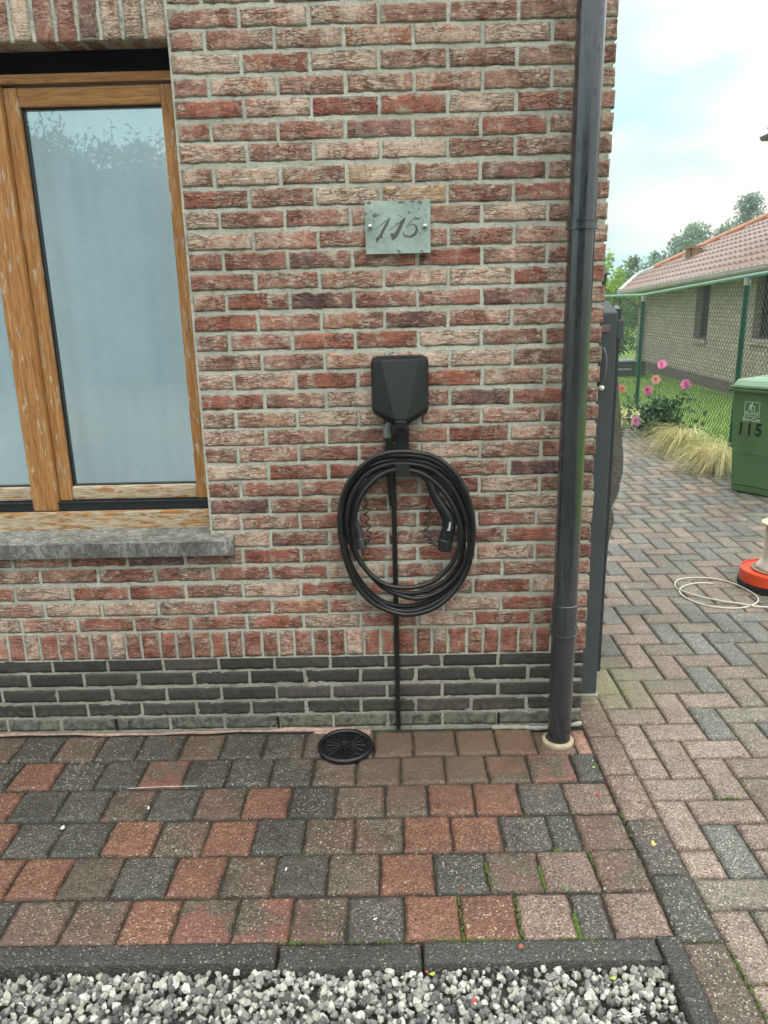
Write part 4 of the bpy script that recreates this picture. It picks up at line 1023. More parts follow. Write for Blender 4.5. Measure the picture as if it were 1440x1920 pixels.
for l_, s_, lab in (((-.797, -.535, .005), (.010, .007, .005), 'white pebble on the dark blocks at far left'), ((-.566, -.446, .004), (.009, .006, .004), 'flat white pebble between the brown and dark block at left'),
                    ((-.10, -.72, .004), (.009, .003, .003), 'thin white splinter on a brown block left of centre'), ((.15, -.90, .004), (.008, .003, .003), 'white splinter in the joint near the front centre')):
    chip(l_, s_, WS, lab, 'pebble', 'pebble', 'loose white pebbles on the paving')
def leaf(loc, s, col, label, rot=0.0, name='fallen_leaf'):
    mb = MB(); n = 9
    P = [(math.cos(t_) * s * (1 + .3 * math.sin(3 * t_)), math.sin(t_) * s * .55, .002 * math.sin(t_ * 2)) for t_ in [2 * math.pi * i / n for i in range(n)]]
    mb.add([(0, 0, .003)] + P, [(0, 1 + i, 1 + (i + 1) % n) for i in range(n)]); mb.add([(x, y, z - .001) for x, y, z in [(0, 0, .003)] + P], [(0, 1 + (i + 1) % n, 1 + i) for i in range(n)])
    o = mb.build(name, simple(name + '_m', col, .7, .2, 200)); o.location = loc; o.rotation_euler = (0, 0, rot); tag(o, label, 'leaf')
leaf((.939, -.64, .004), .013, S(190, 172, 104), 'yellow leaf on the dark border paver', 1.2)
leaf((.655, -.809, .004), .008, S(90, 140, 80), 'small round green leaf in the joint near the front right', 1.2)
leaf((.705, -1.066, -.014), .009, S(170, 178, 90), 'pale yellow leaf on the gravel near the kerb', .2)
leaf((.285, -1.05, -.012), .008, S(176, 180, 70), 'yellow leaf tip beside the red chip at the gravel edge', .1)
leaf((.862, -.27, .004), .006, S(150, 190, 60), 'tiny bright green leaf on the small dark block by the downpipe', .1)
wt = MB()
for i in range(26):
    a_ = rs.gauss(.1, .5); l_ = rs.uniform(.012, .03); x, y = .715 + rs.uniform(-.008, .008), -1.165 + rs.uniform(-.005, .005)
    tube(wt, [(x, y, -.012), (x + l_ * math.cos(a_) * rs.choice((-1, 1)), y + l_ * math.sin(a_) * .5, -.006 + rs.uniform(-.003, .006))], .0005, 4)
o = wt.build('fluff_tuft', WS); tag(o, 'wispy white tuft lying on the gravel near the corner', 'fluff')
sw = MB(); tube(sw, catmull([(-.66, -.345, .004), (-.55, -.342, .006), (-.44, -.338, .004)], 5), .0007, 5); o = sw.build('straw', WS); tag(o, 'thin pale straw lying across the dark blocks at left', 'straw')

# ================================================================= gate
gt = empty('gate_post', (.961, .245, 0)); tag(gt, 'anthracite metal gate post with sloped cap right behind the house corner', 'gate post')
a = MB(); x0, x1, y0, y1 = .922, .997, .211, .286
box(a, x0, x1, y0, y1, -.02, 1.452, .004)
a.build('post', M['anthracite'], gt)
a = MB(); hexa(a, [(x0, y0, 1.452), (x1, y0, 1.452), (x1, y1, 1.452), (x0, y1, 1.452), (x0 + .022, y0 + .022, 1.492), (x1 - .032, y0 + .022, 1.492), (x1 - .032, y1 - .02, 1.492), (x0 + .022, y1 - .02, 1.492)]); a.build('cap', M['anthracite'], gt)
a = MB(); box(a, .94, .972, .205, .211, 1.388, 1.412, .002); a.build('latch_plate', simple('brown_plate', S(112, 92, 88), .5), gt)
a = MB(); tube(a, catmull([(.948, .209, 1.335), (.950, .195, 1.333), (.956, .188, 1.31), (.958, .186, 1.27), (.954, .188, 1.235), (.947, .195, 1.218), (.945, .209, 1.215)], 6), .0045, 10)
a.build('pull_handle', simple('grey_handle', S(84, 90, 94), .4), gt, smooth=True)
a = MB(); lathe(a, [(.004, -.008), (.009, -.006), (.010, .0), (.009, .006), (.004, .008)], (.948, .190, 1.200), 14); a.build('knob', simple('white_knob', S(214, 214, 206), .4), gt, smooth=True)
a = MB(); box(a, x0 - .012, x1 + .005, y0 - .012, y1 + .01, -.02, .006, .003); a.build('footing', M['mortar_dark'], gt)
adopt(gt)
gl_ = empty('garden_gate', (1.03, .32, 0)); tag(gl_, 'open anthracite metal gate leaf covered in dark netting, seen edge-on', 'gate')
def gp(Y, off=0.0): return .217 + .2850 * (Y + 2.482) + off
a = MB()
hexa(a, [(gp(.31) - .006, .31, .05), (gp(.31, .024), .31, .05), (gp(.35, .018), .35, .05), (gp(.35), .35, .05), (gp(.31) - .006, .31, 1.462), (gp(.31, .024), .31, 1.462), (gp(.35, .018), .35, 1.462), (gp(.35), .35, 1.462)])
hexa(a, [(gp(1.36), 1.36, .05), (gp(1.36, .02), 1.36, .05), (gp(1.40, .02), 1.40, .05), (gp(1.40), 1.40, .05), (gp(1.36), 1.36, 1.462), (gp(1.36, .02), 1.36, 1.462), (gp(1.40, .02), 1.40, 1.462), (gp(1.40), 1.40, 1.462)])
for z in (.06, .74, 1.42):
    hexa(a, [(gp(.35), .35, z), (gp(.35, .02), .35, z), (gp(1.36, .015), 1.36, z), (gp(1.36, -.002), 1.36, z), (gp(.35), .35, z + .04), (gp(.35, .02), .35, z + .04), (gp(1.36, .015), 1.36, z + .04), (gp(1.36, -.002), 1.36, z + .04)])
a.build('frame', M['anthracite_dark'], gl_)
a = MB(); box(a, gp(.31, .008), gp(.31, .033), .296, .31, 1.36, 1.425, .004); a.build('lock_case', M['anthracite'], gl_)
zs = [1.26, 1.22, 1.06, .838, .725, .66, .60, .575, .54, .40, .25, .05]; bs = [0, .019, .043, .070, .056, .026, .044, .042, .029, .021, .020, .016]
a = MB(); nz_ = 60; ny = 16; Vv = []
for j in range(nz_ + 1):
    z = .05 + (1.24 - .05) * j / nz_; B = float(np.interp(z, zs[::-1], bs[::-1]))
    for i in range(ny + 1):
        t_ = i / ny; Y = .33 + 1.0 * t_; env = math.sin(math.pi * min(1, t_ / .54 / 1.0 if t_ < .27 * 2 else 1)) if False else math.exp(-((Y - .6) / .22) ** 2)
        Vv.append((gp(Y, .004) + B * env * (1.0) + .0015 * math.sin(z * 70 + t_ * 9), Y, z))
a.add(Vv, [(j * (ny + 1) + i, j * (ny + 1) + i + 1, (j + 1) * (ny + 1) + i + 1, (j + 1) * (ny + 1) + i) for j in range(nz_) for i in range(ny)])
a.build('netting', M['netting'], gl_, smooth=True)
adopt(gl_)
# wall lantern on the hidden side wall
ln_ = empty('wall_lantern', (.95, .40, 1.5)); tag(ln_, 'dark wall lantern peeking out behind the house corner above the gate post', 'lantern')
a = MB(); tube(a, catmull([(.888, .40, 1.60), (.93, .40, 1.625), (.965, .40, 1.62)], 5), .006, 8); a.build('bracket', M['black'], ln_)
a = MB(); lathe(a, [(.008, .115), (.02, .11), (.048, .085), (.050, .080), (.030, .079)], (.965, .40, 1.50), 8); a.build('hood', M['anthracite_dark'], ln_)
a = MB(); lathe(a, [(.022, .0), (.030, .005), (.040, .078), (.038, .079)], (.965, .40, 1.50), 6); a.build('glass_body', M['black'], ln_)
adopt(ln_)

# ================================================================= cable reel and loose cable
RX_, RY_ = 2.222, 1.33
cr_ = empty('cable_reel', (RX_, RY_, 0)); tag(cr_, 'orange cable unwinder with a drum of white cable, cut by the right picture edge', 'cable reel')
a = MB(); lathe(a, [(.150, .0), (.172, .004), (.174, .030), (.160, .034)], (RX_, RY_, 0), 44); a.build('rubber_base', M['rubber'], cr_)
a = MB(); lathe(a, [(.165, .032), (.1685, .036), (.1665, .090), (.162, .096), (.156, .096), (.154, .089), (.02, .087)], (RX_, RY_, 0), 48); a.build('turntable', simple('orange_plastic', S(226, 74, 36), .35, .08, 6), cr_)
WD = simple('drum_wood', S(204, 186, 156), .7, .2, 40)
a = MB(); lathe(a, [(.112, .091), (.113, .098), (.05, .0985)], (RX_, RY_, 0), 36); a.build('lower_flange', simple('drum_brown', S(150, 118, 96), .7, .15, 40), cr_)
a = MB(); tube(a, [(RX_, RY_, .09), (RX_, RY_, .34)], .045, 24); a.build('core', WD, cr_)
a = MB(); lathe(a, [(.086, .338), (.088, .345), (.086, .350), (.02, .3505)], (RX_, RY_, 0), 36); a.build('upper_flange', WD, cr_)
a = MB(); CW = simple('white_cable', S(212, 208, 192), .45, .08, 60)
prof_ = []; z = .103
while z < .334:
    rr3 = .062 + (.026 * math.exp(-((z - .105) / .03) ** 2))
    prof_ += [(rr3 - .002, z - .0026), (rr3 + .0008, z - .0012), (rr3 + .0012, z), (rr3 + .0008, z + .0012)]; z += .0056
lathe(a, prof_, (RX_, RY_, 0), 40); a.build('wound_cable', CW, cr_)
adopt(cr_)
LP = [(1386, 1092), (1365, 1090), (1330, 1083.5), (1300, 1083), (1275, 1086), (1265.5, 1094), (1270, 1103), (1290, 1113), (1330, 1124), (1390, 1133), (1421, 1135), (1440, 1136.5), (1475, 1139), (1520, 1139)]
def gnd(x, y, z=.004):
    d = Rm[2] + Rm[0] * (x - 720) / 1430.41 - Rm[1] * (y - 960) / 1430.41
    return C0 + d * (z - C0[2]) / d[2]
lc = MB()
# figure: end -> small arc -> outer oval -> tail off the frame
path = [(1338, 1094.5), (1318, 1093), (1295, 1095), (1277, 1102), (1275, 1112), (1290, 1123), (1320, 1134), (1360, 1140), (1395, 1139), (1417, 1131), (1421, 1121), (1405, 1108), (1375, 1094), (1340, 1085), (1300, 1083), (1275, 1086), (1265.5, 1094), (1272, 1104), (1300, 1114.5), (1345, 1125), (1390, 1132), (1421, 1137), (1460, 1139), (1500, 1138), (1520, 1120), (1500, 1095)]
tube(lc, catmull([gnd(x, y, .0045 + (.006 if 16 < i < 22 else 0)) for i, (x, y) in enumerate(path)], 8), .0034, 10)
o = lc.build('loose_cable', CW, smooth=True); tag(o, 'end of white cable lying in loops on the herringbone paving beside the reel', 'cable')

# ================================================================= wheelie bin
BG = simple('bin_green', S(80, 112, 72), .38, .12, 5); BGL = simple('bin_lid_green', S(130, 156, 130), .35, .1, 5)
bn = empty('wheelie_bin', (2.863, 3.347, 0)); tag(bn, 'green wheelie bin with black number 115, standing by the chain-link fence', 'bin')
ex = Vector((.612, -.791, 0)); ey = Vector((.791, .612, 0))   # along the face, into the depth
def bw(a_, b_, z_): p_ = Vector((2.863, 3.347, 0)) + ex * a_ + ey * b_; return (p_.x, p_.y, z_)
def bhex(mb, a0, a1, b0, b1, z0, c0, c1, d0, d1, z1, **k):
    hexa(mb, [bw(a0, b0, z0), bw(a1, b0, z0), bw(a1, b1, z0), bw(a0, b1, z0), bw(c0, d0, z1), bw(c1, d0, z1), bw(c1, d1, z1), bw(c0, d1, z1)], **k)
a = MB(); bhex(a, 0, .40, 0, .42, .005, -.03, .45, -.05, .50, .795); o = a.build('body', BG, bn)
bv = o.modifiers.new('b', 'BEVEL'); bv.width = .014; bv.segments = 3
a = MB(); bhex(a, -.055, .475, -.075, .52, .782, -.06, .48, -.08, .525, .802); bhex(a, -.055, .475, -.075, .52, .808, -.055, .475, -.075, .52, .822); o = a.build('rim', BG, bn)
bv = o.modifiers.new('b', 'BEVEL'); bv.width = .004; bv.segments = 2
a = MB(); bhex(a, -.035, .455, -.06, .53, .822, -.01, .43, -.03, .50, .872); bhex(a, .06, .36, .02, .5, .872, .09, .33, .05, .48, .885); o = a.build('lid', BGL, bn)
bv = o.modifiers.new('b', 'BEVEL'); bv.width = .008; bv.segments = 3
for s_ in (.05, .36):
    a = MB(); p_ = Vector(bw(s_, .46, .09)); tube(a, [p_ - ex * .025, p_ + ex * .025], .09, 20); a.build('wheel', M['rubber'], bn)
a = MB(); tube(a, [Vector(bw(-.02, .53, .80)), Vector(bw(.44, .53, .80))], .013, 10); a.build('handle_bar', BG, bn)
a = MB(); bhex(a, .06, .34, .0, .02, .30, .06, .34, -.022, .0, .315); a.build('rib', BG, bn)
a = MB(); bhex(a, .02, .42, -.006, .0, .06, .02, .42, -.012, .0, .07); a.build('rib', BG, bn)
# emblem + lettering on the tapered face
nrm = -ey
Rt = Matrix((ex, Vector((0, 0, 1)), nrm)).transposed()
def face_pt(a_, z_): b_ = -.05 * z_ / .79 - .0035; return Vector(bw(a_, b_, z_))
text_mesh('1', .130, face_pt(.052, .50), Rt, M['black'], bn, 'numeral', sx=.85, bold=.004)
text_mesh('1', .130, face_pt(.118, .50), Rt, M['black'], bn, 'numeral', sx=.85, bold=.004)
text_mesh('5', .130, face_pt(.188, .50), Rt, M['black'], bn, 'numeral', sx=.85, bold=.004)
WP = simple('print_pale_green', S(176, 196, 172), .6, .05)
text_mesh('Bio-Can', .042, face_pt(.128, .578), Rt, WP, bn, 'lettering', bold=.0006)
text_mesh('BLING', .036, face_pt(.128, .624), Rt, WP, bn, 'lettering', bold=.0004)
a = MB()
def fp(x, z, o_=0.0): q = face_pt(x, z); q = q + nrm * o_; return tuple(q)
def fpoly(pts): a.add([fp(x, z) for x, z in pts], [tuple(range(len(pts)))])
ex0, ex1, ez0, ez1, w_ = .070, .186, .600, .712, .0045
fpoly([(ex0, ez0), (ex1, ez0), (ex1, ez0 + w_), (ex0, ez0 + w_)]); fpoly([(ex0, ez1 - w_), (ex1, ez1 - w_), (ex1, ez1), (ex0, ez1)])
fpoly([(ex0, ez0 + w_), (ex0 + w_, ez0 + w_), (ex0 + w_, ez1 - w_), (ex0, ez1 - w_)]); fpoly([(ex1 - w_, ez0 + w_), (ex1, ez0 + w_), (ex1, ez1 - w_), (ex1 - w_, ez1 - w_)])
for pts_, ww in (([(.124, .698), (.132, .702)], [.014, .014]), ([(.128, .694), (.118, .682), (.112, .668)], [.012, .02, .018]), ([(.120, .684), (.138, .678), (.146, .680)], [.006, .006, .005]), ([(.112, .67), (.106, .656), (.104, .644)], [.012, .008, .008]), ([(.116, .67), (.124, .656), (.130, .642)], [.011, .008, .009]), ([(.144, .68), (.146, .66), (.144, .644)], [.007, .006, .008])):
    fpoly([tuple(q) for q in stroke(pts_, ww)])
a.build('emblem', WP, bn)
adopt(bn)

# ================================================================= chain-link fence
fn = empty('chain_link_fence', (3.35, 6.0, 0)); tag(fn, 'green chain-link fence with round posts along the neighbouring lawn', 'fence')
FG = simple('fence_green', S(14, 74, 56), .35, .1, 8); FGL = simple('fence_green_rail', S(96, 132, 124), .35, .3, 30)
def ftop(Y): return float(np.interp(Y, [3.0, 4.035, 4.5, 7.3, 9.0, 11.5], [1.69, 1.65, 1.628, 1.482, 1.470, 1.46]))
a = MB(); tube(a, [(3.35, Y, ftop(Y)) for Y in (3.0, 3.5, 4.0, 4.5, 5.2, 6, 6.6, 7.3, 8, 9, 10, 11.5)], .018, 10); a.build('top_rail', FGL, fn, smooth=True)
for Y in (1.7 + .0, 4.5, 7.3, 10.1):
    if Y < 3: continue
    a = MB(); tube(a, [(3.35, Y, -.02), (3.35, Y, ftop(Y) - .015)], .0245, 16); tube(a, [(3.35, Y, ftop(Y) - .075), (3.35, Y, ftop(Y) - .012)], .028, 16, mi=1)
    a.build('post', [FG, simple('zinc_cap', S(150, 158, 150), .4)], fn, smooth=True)
a = MB(); cell = .062; hh = .052
nY = int((11.5 - 3.0) / (cell / 2))
for i in range(nY):
    Y0 = 3.0 + i * cell / 2; z = .02; P = []; s = i % 2; top = ftop(Y0) - .01
    k = 0
    while z < top:
        P.append((3.35 + (.002 if k % 2 else -.002), Y0 + (cell / 4 if (k + s) % 2 else -cell / 4) * .94, z)); z += hh / 2 * 1.25; k += 1
    tube(a, P, .0027, 3, caps=False)
a.build('wire_mesh', simple('dark_green_wire', S(34, 46, 42), .5, .2), fn)
a = MB()
for zz in (.03, .55, 1.05):
    tube(a, [(3.354, 3.0, zz), (3.354, 11.5, zz)], .0016, 4)
a.build('tension_wire', simple('tension_green', S(40, 70, 58), .5), fn)
adopt(fn)

# ================================================================= neighbouring low building
nb = empty('garage', (5.38, 9.5, 0)); tag(nb, 'low grey brick garage with a pinkish tiled roof behind the fence', 'garage')
def grey_brick():
    t = NT('grey_facing_brick'); v = t.obj(); sw_ = t.n('ShaderNodeSeparateXYZ'); t.l(v, sw_.inputs[0]); cm = t.n('ShaderNodeCombineXYZ')
    t.l(sw_.outputs[1], cm.inputs[0]); t.l(sw_.outputs[2], cm.inputs[1])
    b = t.n('ShaderNodeTexBrick'); b.inputs['Scale'].default_value = 1.0; b.inputs['Brick Width'].default_value = .19; b.inputs['Row Height'].default_value = .062; b.inputs['Mortar Size'].default_value = .006
    b.inputs['Color1'].default_value = S(164, 149, 139); b.inputs['Color2'].default_value = S(184, 170, 158); b.inputs['Mortar'].default_value = S(128, 122, 112)
    t.l(cm.outputs[0], b.inputs['Vector'])
    col = t.mix(1.0, b.outputs['Color'], t.ramp(t.noise(30, 4, .6, v), [(.3, (.75, .75, .75)), (.7, (1.2, 1.2, 1.2))]), 'MULTIPLY')
    t.bump(b.outputs['Fac'], -.4, .01)
    return t.set(col, .9)
GB = grey_brick()
def ze(Y): return 1.56 + .0448 * (14.1 - Y)
a = MB()
def wseg(Y0, Y1, z0, z1a=None, z1b=None):
    zt0 = ze(Y0) + .02 if z1a is None else z1a; zt1 = ze(Y1) + .02 if z1a is None else z1b
    hexa(a, [(5.38, Y0, z0), (5.60, Y0, z0), (5.60, Y1, z0), (5.38, Y1, z0), (5.38, Y0, zt0), (5.60, Y0, zt0), (5.60, Y1, zt1), (5.38, Y1, zt1)])
w1 = (10.30, 10.87, .745); w2 = (8.02, 8.72, .84)
wseg(4.0, w2[0], -.05); wseg(w2[0], w2[1], -.05, w2[2], w2[2]); wseg(w2[1], w1[0], -.05); wseg(w1[0], w1[1], -.05, w1[2], w1[2]); wseg(w1[1], 13.9, -.05)
hexa(a, [(5.62, 13.6, -.05), (12, 13.6, -.05), (12, 13.9, -.05), (5.62, 13.9, -.05), (5.62, 13.6, 1.6), (12, 13.6, 1.6), (12, 13.9, 1.6), (5.62, 13.9, 1.6)])
a.build('wall', GB, nb)
a = MB(); box(a, 5.365, 5.378, 4.0, 13.9, -.03, .17, 0); a.build('plinth', simple('grey_plinth', S(104, 92, 86), .9, .2, 10), nb)
GW = simple('dark_window_glass', S(22, 26, 28), .12, .1)
for (Y0, Y1, zb) in (w1, w2):
    a = MB(); box(a, 5.50, 5.515, Y0 + .03, Y1 - .03, zb + .03, ze(Y0) + .1, 0); wob = a.build('window', GW, nb)
    a = MB()
    for (p0, p1, q0, q1) in ((Y0, Y0 + .04, zb, ze(Y0) + .1), (Y1 - .04, Y1, zb, ze(Y0) + .1), (Y0 + .04, Y1 - .04, zb, zb + .04)): box(a, 5.485, 5.52, p0, p1, q0, q1, 0)
    a.build('frame', simple('brown_frame', S(66, 60, 54), .5), wob)
    a = MB(); box(a, 5.33, 5.483, Y0 - .03, Y1 + .03, zb - .075, zb + .001, .004); a.build('sill', GB, wob)
# tiled roof
HYP = [(5.0, 14.1), (5.35, 14.6), (5.69, 15.1), (5.93, 14.5), (6.27, 13.79), (6.65, 13.2), (7.10, 12.3), (7.9, 10.9)]
hx_ = [p[0] for p in HYP]; hy_ = [p[1] for p in HYP]
a = MB(); a_y = np.arange(4.0, 15.2, .035); rows = 13; ds = 2.9 / rows; TP = .176
def rz(X, Y): return ze(Y) + (X - 5.1) * .55
for rI in range(rows):
    X0 = 5.02 + rI * ds; X1 = X0 + ds + .012
    for tI in range(len(a_y) - 1):
        Ya, Yb2 = a_y[tI], a_y[tI + 1]
        if (Ya + Yb2) / 2 > np.interp((X0 + X1) / 2, hx_, hy_): continue
        def tz(Y): 
            ph = (Y / TP + rI * 0.0) % 1.0
            return .026 * max(0.0, math.sin(ph * 2 * math.pi)) ** .8 - .004 * (ph > .5)
        za, zb2 = tz(Ya), tz(Yb2); lift = .034
        P = [(X0, Ya, rz(X0, Ya) + za + lift), (X0, Yb2, rz(X0, Yb2) + zb2 + lift), (X1, Yb2, rz(X1, Yb2) + zb2), (X1, Ya, rz(X1, Ya) + za), (X0, Ya, rz(X0, Ya) + za - .012), (X0, Yb2, rz(X0, Yb2) + zb2 - .012)]
        sh = .9 + .2 * (((int(Ya / TP) * 7 + rI * 13) % 10) / 10.0)
        a.add(P, [(0, 3, 2, 1), (0, 1, 5, 4)], col=[sh * q for q in S(130, 100, 92)[:3]])
t = NT('roof_tile'); A = att(t, 'tone'); v = t.obj()
tm = t.set(t.mix(1.0, A.outputs['Color'], t.ramp(t.noise(9, 5, .6, v), [(.3, (.78, .76, .76)), (.7, (1.15, 1.16, 1.16))]), 'MULTIPLY'), .38, spec=.5)
roof = a.build('roof', tm, nb, attrs=True)
a = MB(); bk = [(5.02, 4.0), (5.02, 14.05), (5.69, 15.05), (7.1, 12.25), (7.9, 10.85), (7.9, 4.0)]
a.add([(x, y, rz(x, y) - .02) for x, y in bk] + [(12.0, 4.0, 1.4), (12.0, 13.0, 1.2)], [(0, 1, 2, 3, 4, 5), (5, 4, 7, 6), (4, 3, 2, 7)]); a.build('roof_deck', simple('roof_felt', S(70, 60, 56), .9), nb)
a = MB(); P = [(x, y, rz(x, y) + .045) for x, y in [(5.9, 14.55), (6.27, 13.79), (6.65, 13.2), (7.10, 12.3), (7.9, 10.9)]]
tube(a, catmull(P, 6), .062, 10); a.build('hip_tiles', simple('orange_hip', S(186, 126, 98), .6, .15, 6), nb, smooth=True)
a = MB(); P = [(x, y, rz(x, y) + .03) for x, y in [(5.02, 14.1), (5.12, 14.25), (5.35, 14.65), (5.69, 15.12), (5.93, 14.6)]]
tube(a, catmull(P, 5), .05, 8); a.build('verge_trim', simple('white_trim', S(180, 180, 176), .5), nb, smooth=True)
a = MB()
tube(a, [(4.99, Y, ze(Y) - .075) for Y in (4, 7, 10, 12, 14.0)], .052, 10); a.build('gutter', simple('grey_gutter', S(118, 112, 106), .4, .2, 4), nb, smooth=True)
a = MB(); tube(a, [(4.95, Y, ze(Y) - .028) for Y in (4, 7, 10, 12, 14.0)], .008, 8); a.build('gutter_lip', simple('pale_lip', S(160, 156, 150), .4), nb)
a = MB(); hexa(a, [(5.04, 4, ze(4) - .14), (5.38, 4, ze(4) - .10), (5.38, 13.9, ze(13.9) - .10), (5.04, 13.9, ze(13.9) - .14), (5.04, 4, ze(4) - .10), (5.38, 4, ze(4) - .06), (5.38, 13.9, ze(13.9) - .06), (5.04, 13.9, ze(13.9) - .10)]); a.build('soffit', simple('soffit_board', S(90, 84, 76), .8), nb)
a = MB(); tube(a, catmull([(5.0, 13.75, 1.50), (5.0, 13.74, 1.40), (5.12, 13.6, 1.30), (5.30, 13.45, 1.20), (5.32, 13.42, 1.05), (5.32, 13.42, .6), (5.32, 13.42, .28)], 6), .032, 10); a.build('rain_pipe', simple('grey_rain_pipe', S(116, 108, 100), .5), nb, smooth=True)
# roof ventilation tile
vx, vy = 6.02, 12.85
a = MB(); zb = rz(vx, vy)
box(a, vx - .10, vx - .085, vy - .13, vy + .13, zb - .03, zb + .17, 0); box(a, vx - .10, vx + .12, vy - .13, vy - .11, zb - .03, zb + .17, 0); box(a, vx - .10, vx + .12, vy + .11, vy + .13, zb - .03, zb + .17, 0); box(a, vx - .10, vx + .12, vy - .01, vy + .01, zb, zb + .17, 0)
hexa(a, [(vx - .14, vy - .16, zb + .17), (vx + .16, vy - .16, zb + .20), (vx + .16, vy + .16, zb + .20), (vx - .14, vy + .16, zb + .17), (vx - .14, vy - .16, zb + .195), (vx + .16, vy - .16, zb + .225), (vx + .16, vy + .16, zb + .225), (vx - .14, vy + .16, zb + .195)])
a.build('roof_vent', simple('mossy_vent', S(128, 104, 70), .8, .3, 20), nb)
adopt(nb)

# second house far right, only the tip of its eave shows
h2 = empty('far_house', (13, 18, 0)); tag(h2, 'tall far house, only its dark eave tip visible at the right picture edge', 'house')
a = MB(); box(a, 11.7, 19, 15.0, 21.4, -.05, 5.62, 0); a.build('wall', GB, h2)
a = MB()
hexa(a, [(11.14, 14.2, 5.66), (19.5, 14.2, 5.66), (19.5, 21.9, 5.66), (11.14, 21.9, 5.66), (11.10, 14.2, 5.78), (19.5, 14.2, 5.78), (19.5, 21.95, 5.78), (11.10, 21.95, 5.78)])
hexa(a, [(11.45, 14.6, 5.50), (19.2, 14.6, 5.50), (19.2, 21.7, 5.50), (11.45, 21.7, 5.50), (11.45, 14.6, 5.66), (19.2, 14.6, 5.66), (19.2, 21.7, 5.66), (11.45, 21.7, 5.66)])
a.build('eave', simple('dark_eave', S(70, 68, 62), .8), h2)
a = MB(); a.add([(11.2, 14.2, 5.80), (19.5, 14.2, 5.80), (19.5, 21.9, 5.80), (11.2, 21.9, 5.80), (15, 17.4, 8.6), (15.6, 18.6, 8.6)], [(0, 1, 4), (1, 2, 5, 4), (2, 3, 5), (3, 0, 4, 5)])
tube(a, [(11.30, 21.8, 5.90), (15.6, 18.6, 8.65)], .13, 8)
a.build('roof', simple('old_tile', S(132, 116, 112), .7, .2, 6), h2)
adopt(h2)

# ================================================================= vegetation
def leaf_mat(name, c1, c2, rough=.6, spec=.3):
    t = NT(name); oi = t.n('ShaderNodeObjectInfo'); A = att(t, 'tone'); sp3 = t.n('ShaderNodeSeparateColor'); t.l(A.outputs['Color'], sp3.inputs[0])
    t.set(t.mix(sp3.outputs[0], c1, c2), rough, spec=spec)
    tl = t.n('ShaderNodeBsdfTranslucent'); t.l(t.mix(sp3.outputs[0], c1, c2), tl.inputs[0])
    mx = t.n('ShaderNodeMixShader'); mx.inputs[0].default_value = .3; t.l(t.b.outputs[0], mx.inputs[1]); t.l(tl.outputs[0], mx.inputs[2]); t.l(mx.outputs[0], t.o.inputs['Surface'])
    return t.m
def leaves(mb, pts, size, rg, up=.3, asp=.5):
    for p in pts:
        d = Vector((rg.gauss(0, 1), rg.gauss(0, 1), rg.gauss(0, 1) + up)).normalized(); s = Vector((rg.gauss(0, 1), rg.gauss(0, 1), rg.gauss(0, .6))).cross(d).normalized()
        l_ = size * rg.uniform(.6, 1.3); w_ = l_ * asp; p = Vector(p); nn = d.cross(s) * l_ * .15
        tone = rg.random()
        mb.add([p[:], (p + d * l_ * .5 + s * w_ / 2 + nn)[:], (p + d * l_)[:], (p + d * l_ * .5 - s * w_ / 2 + nn)[:]], [(0, 1, 2, 3)], col=[tone, tone, tone])
def tree(name, x, y, h, rx, rz_, n, size, mat, label, group=None, base=None, clumps=26, seed=1, trunk=.18):
    rg = random.Random(seed); root = empty(name, (x, y, 0)); tag(root, label, 'tree', group)
    cz = h - rz_; C = []
    for i in range(clumps):
        while True:
            q = (rg.uniform(-1, 1), rg.uniform(-1, 1), rg.uniform(-1, 1))
            if sum(a_ * a_ for a_ in q) <= 1: break
        s = rg.uniform(.18, .42); k = 1 - s * .55
        C.append((x + q[0] * rx * k, y + q[1] * rx * k, cz + q[2] * rz_ * k, s))
    C.append((x, y, h - rz_ * .22, .2))
    pts = []
    for i in range(n):
        c_ = rg.choice(C); d = Vector((rg.gauss(0, 1), rg.gauss(0, 1), rg.gauss(0, 1))).normalized() * (rg.random() ** .4)
        pts.append((c_[0] + d.x * c_[3] * rx, c_[1] + d.y * c_[3] * rx, c_[2] + d.z * c_[3] * rz_))
    mb = MB(); leaves(mb, pts, size, rg); mb.build('crown', mat, root, attrs=True)
    tr = MB(); tube(tr, [(x, y, -.1), (x + .1, y, cz * .5), (x, y, cz), (x, y, h - rz_ * .4)], [trunk, trunk * .8, trunk * .55, trunk * .1], 8)
    for c_ in C[:12]: tube(tr, [(x, y, max(.3, cz - rz_ * .5)), ((x + c_[0]) / 2, (y + c_[1]) / 2, (cz + c_[2]) / 2), c_[:3]], [trunk * .4, trunk * .25, .02], 5)
    tr.build('trunk', simple('bark', S(80, 70, 58), .9), root); adopt(root); return root
LF1 = leaf_mat('leaf_grey_green', S(96, 120, 104), S(168, 186, 164)); LF2 = leaf_mat('leaf_light', S(96, 136, 52), S(176, 202, 98)); LF3 = leaf_mat('leaf_mid', S(66, 96, 62), S(140, 166, 120)); LF4 = leaf_mat('leaf_teal', S(52, 84, 74), S(96, 128, 116))
tree('broadleaf_tree', 19.0, 40, 6.35, 2.5, 2.7, 13000, .2, LF1, 'tallest grey-green tree, rising behind the right end of the tiled roof', 'trees behind the garage', seed=3)
tree('broadleaf_tree', 16.6, 41, 5.0, 1.9, 2.3, 9000, .2, LF1, 'second grey-green tree, rounder, just left of the tallest behind the roof', 'trees behind the garage', seed=4)
tree('broadleaf_tree', 22.6, 42, 6.0, 2.4, 2.6, 8000, .2, LF1, 'grey-green tree at the right picture edge above the roof', 'trees behind the garage', seed=5)
tree('broadleaf_tree', 14.9, 42, 3.7, 1.1, 1.6, 3000, .2, LF1, 'smallest grey-green tree peeking over the hip of the roof', 'trees behind the garage', seed=6)
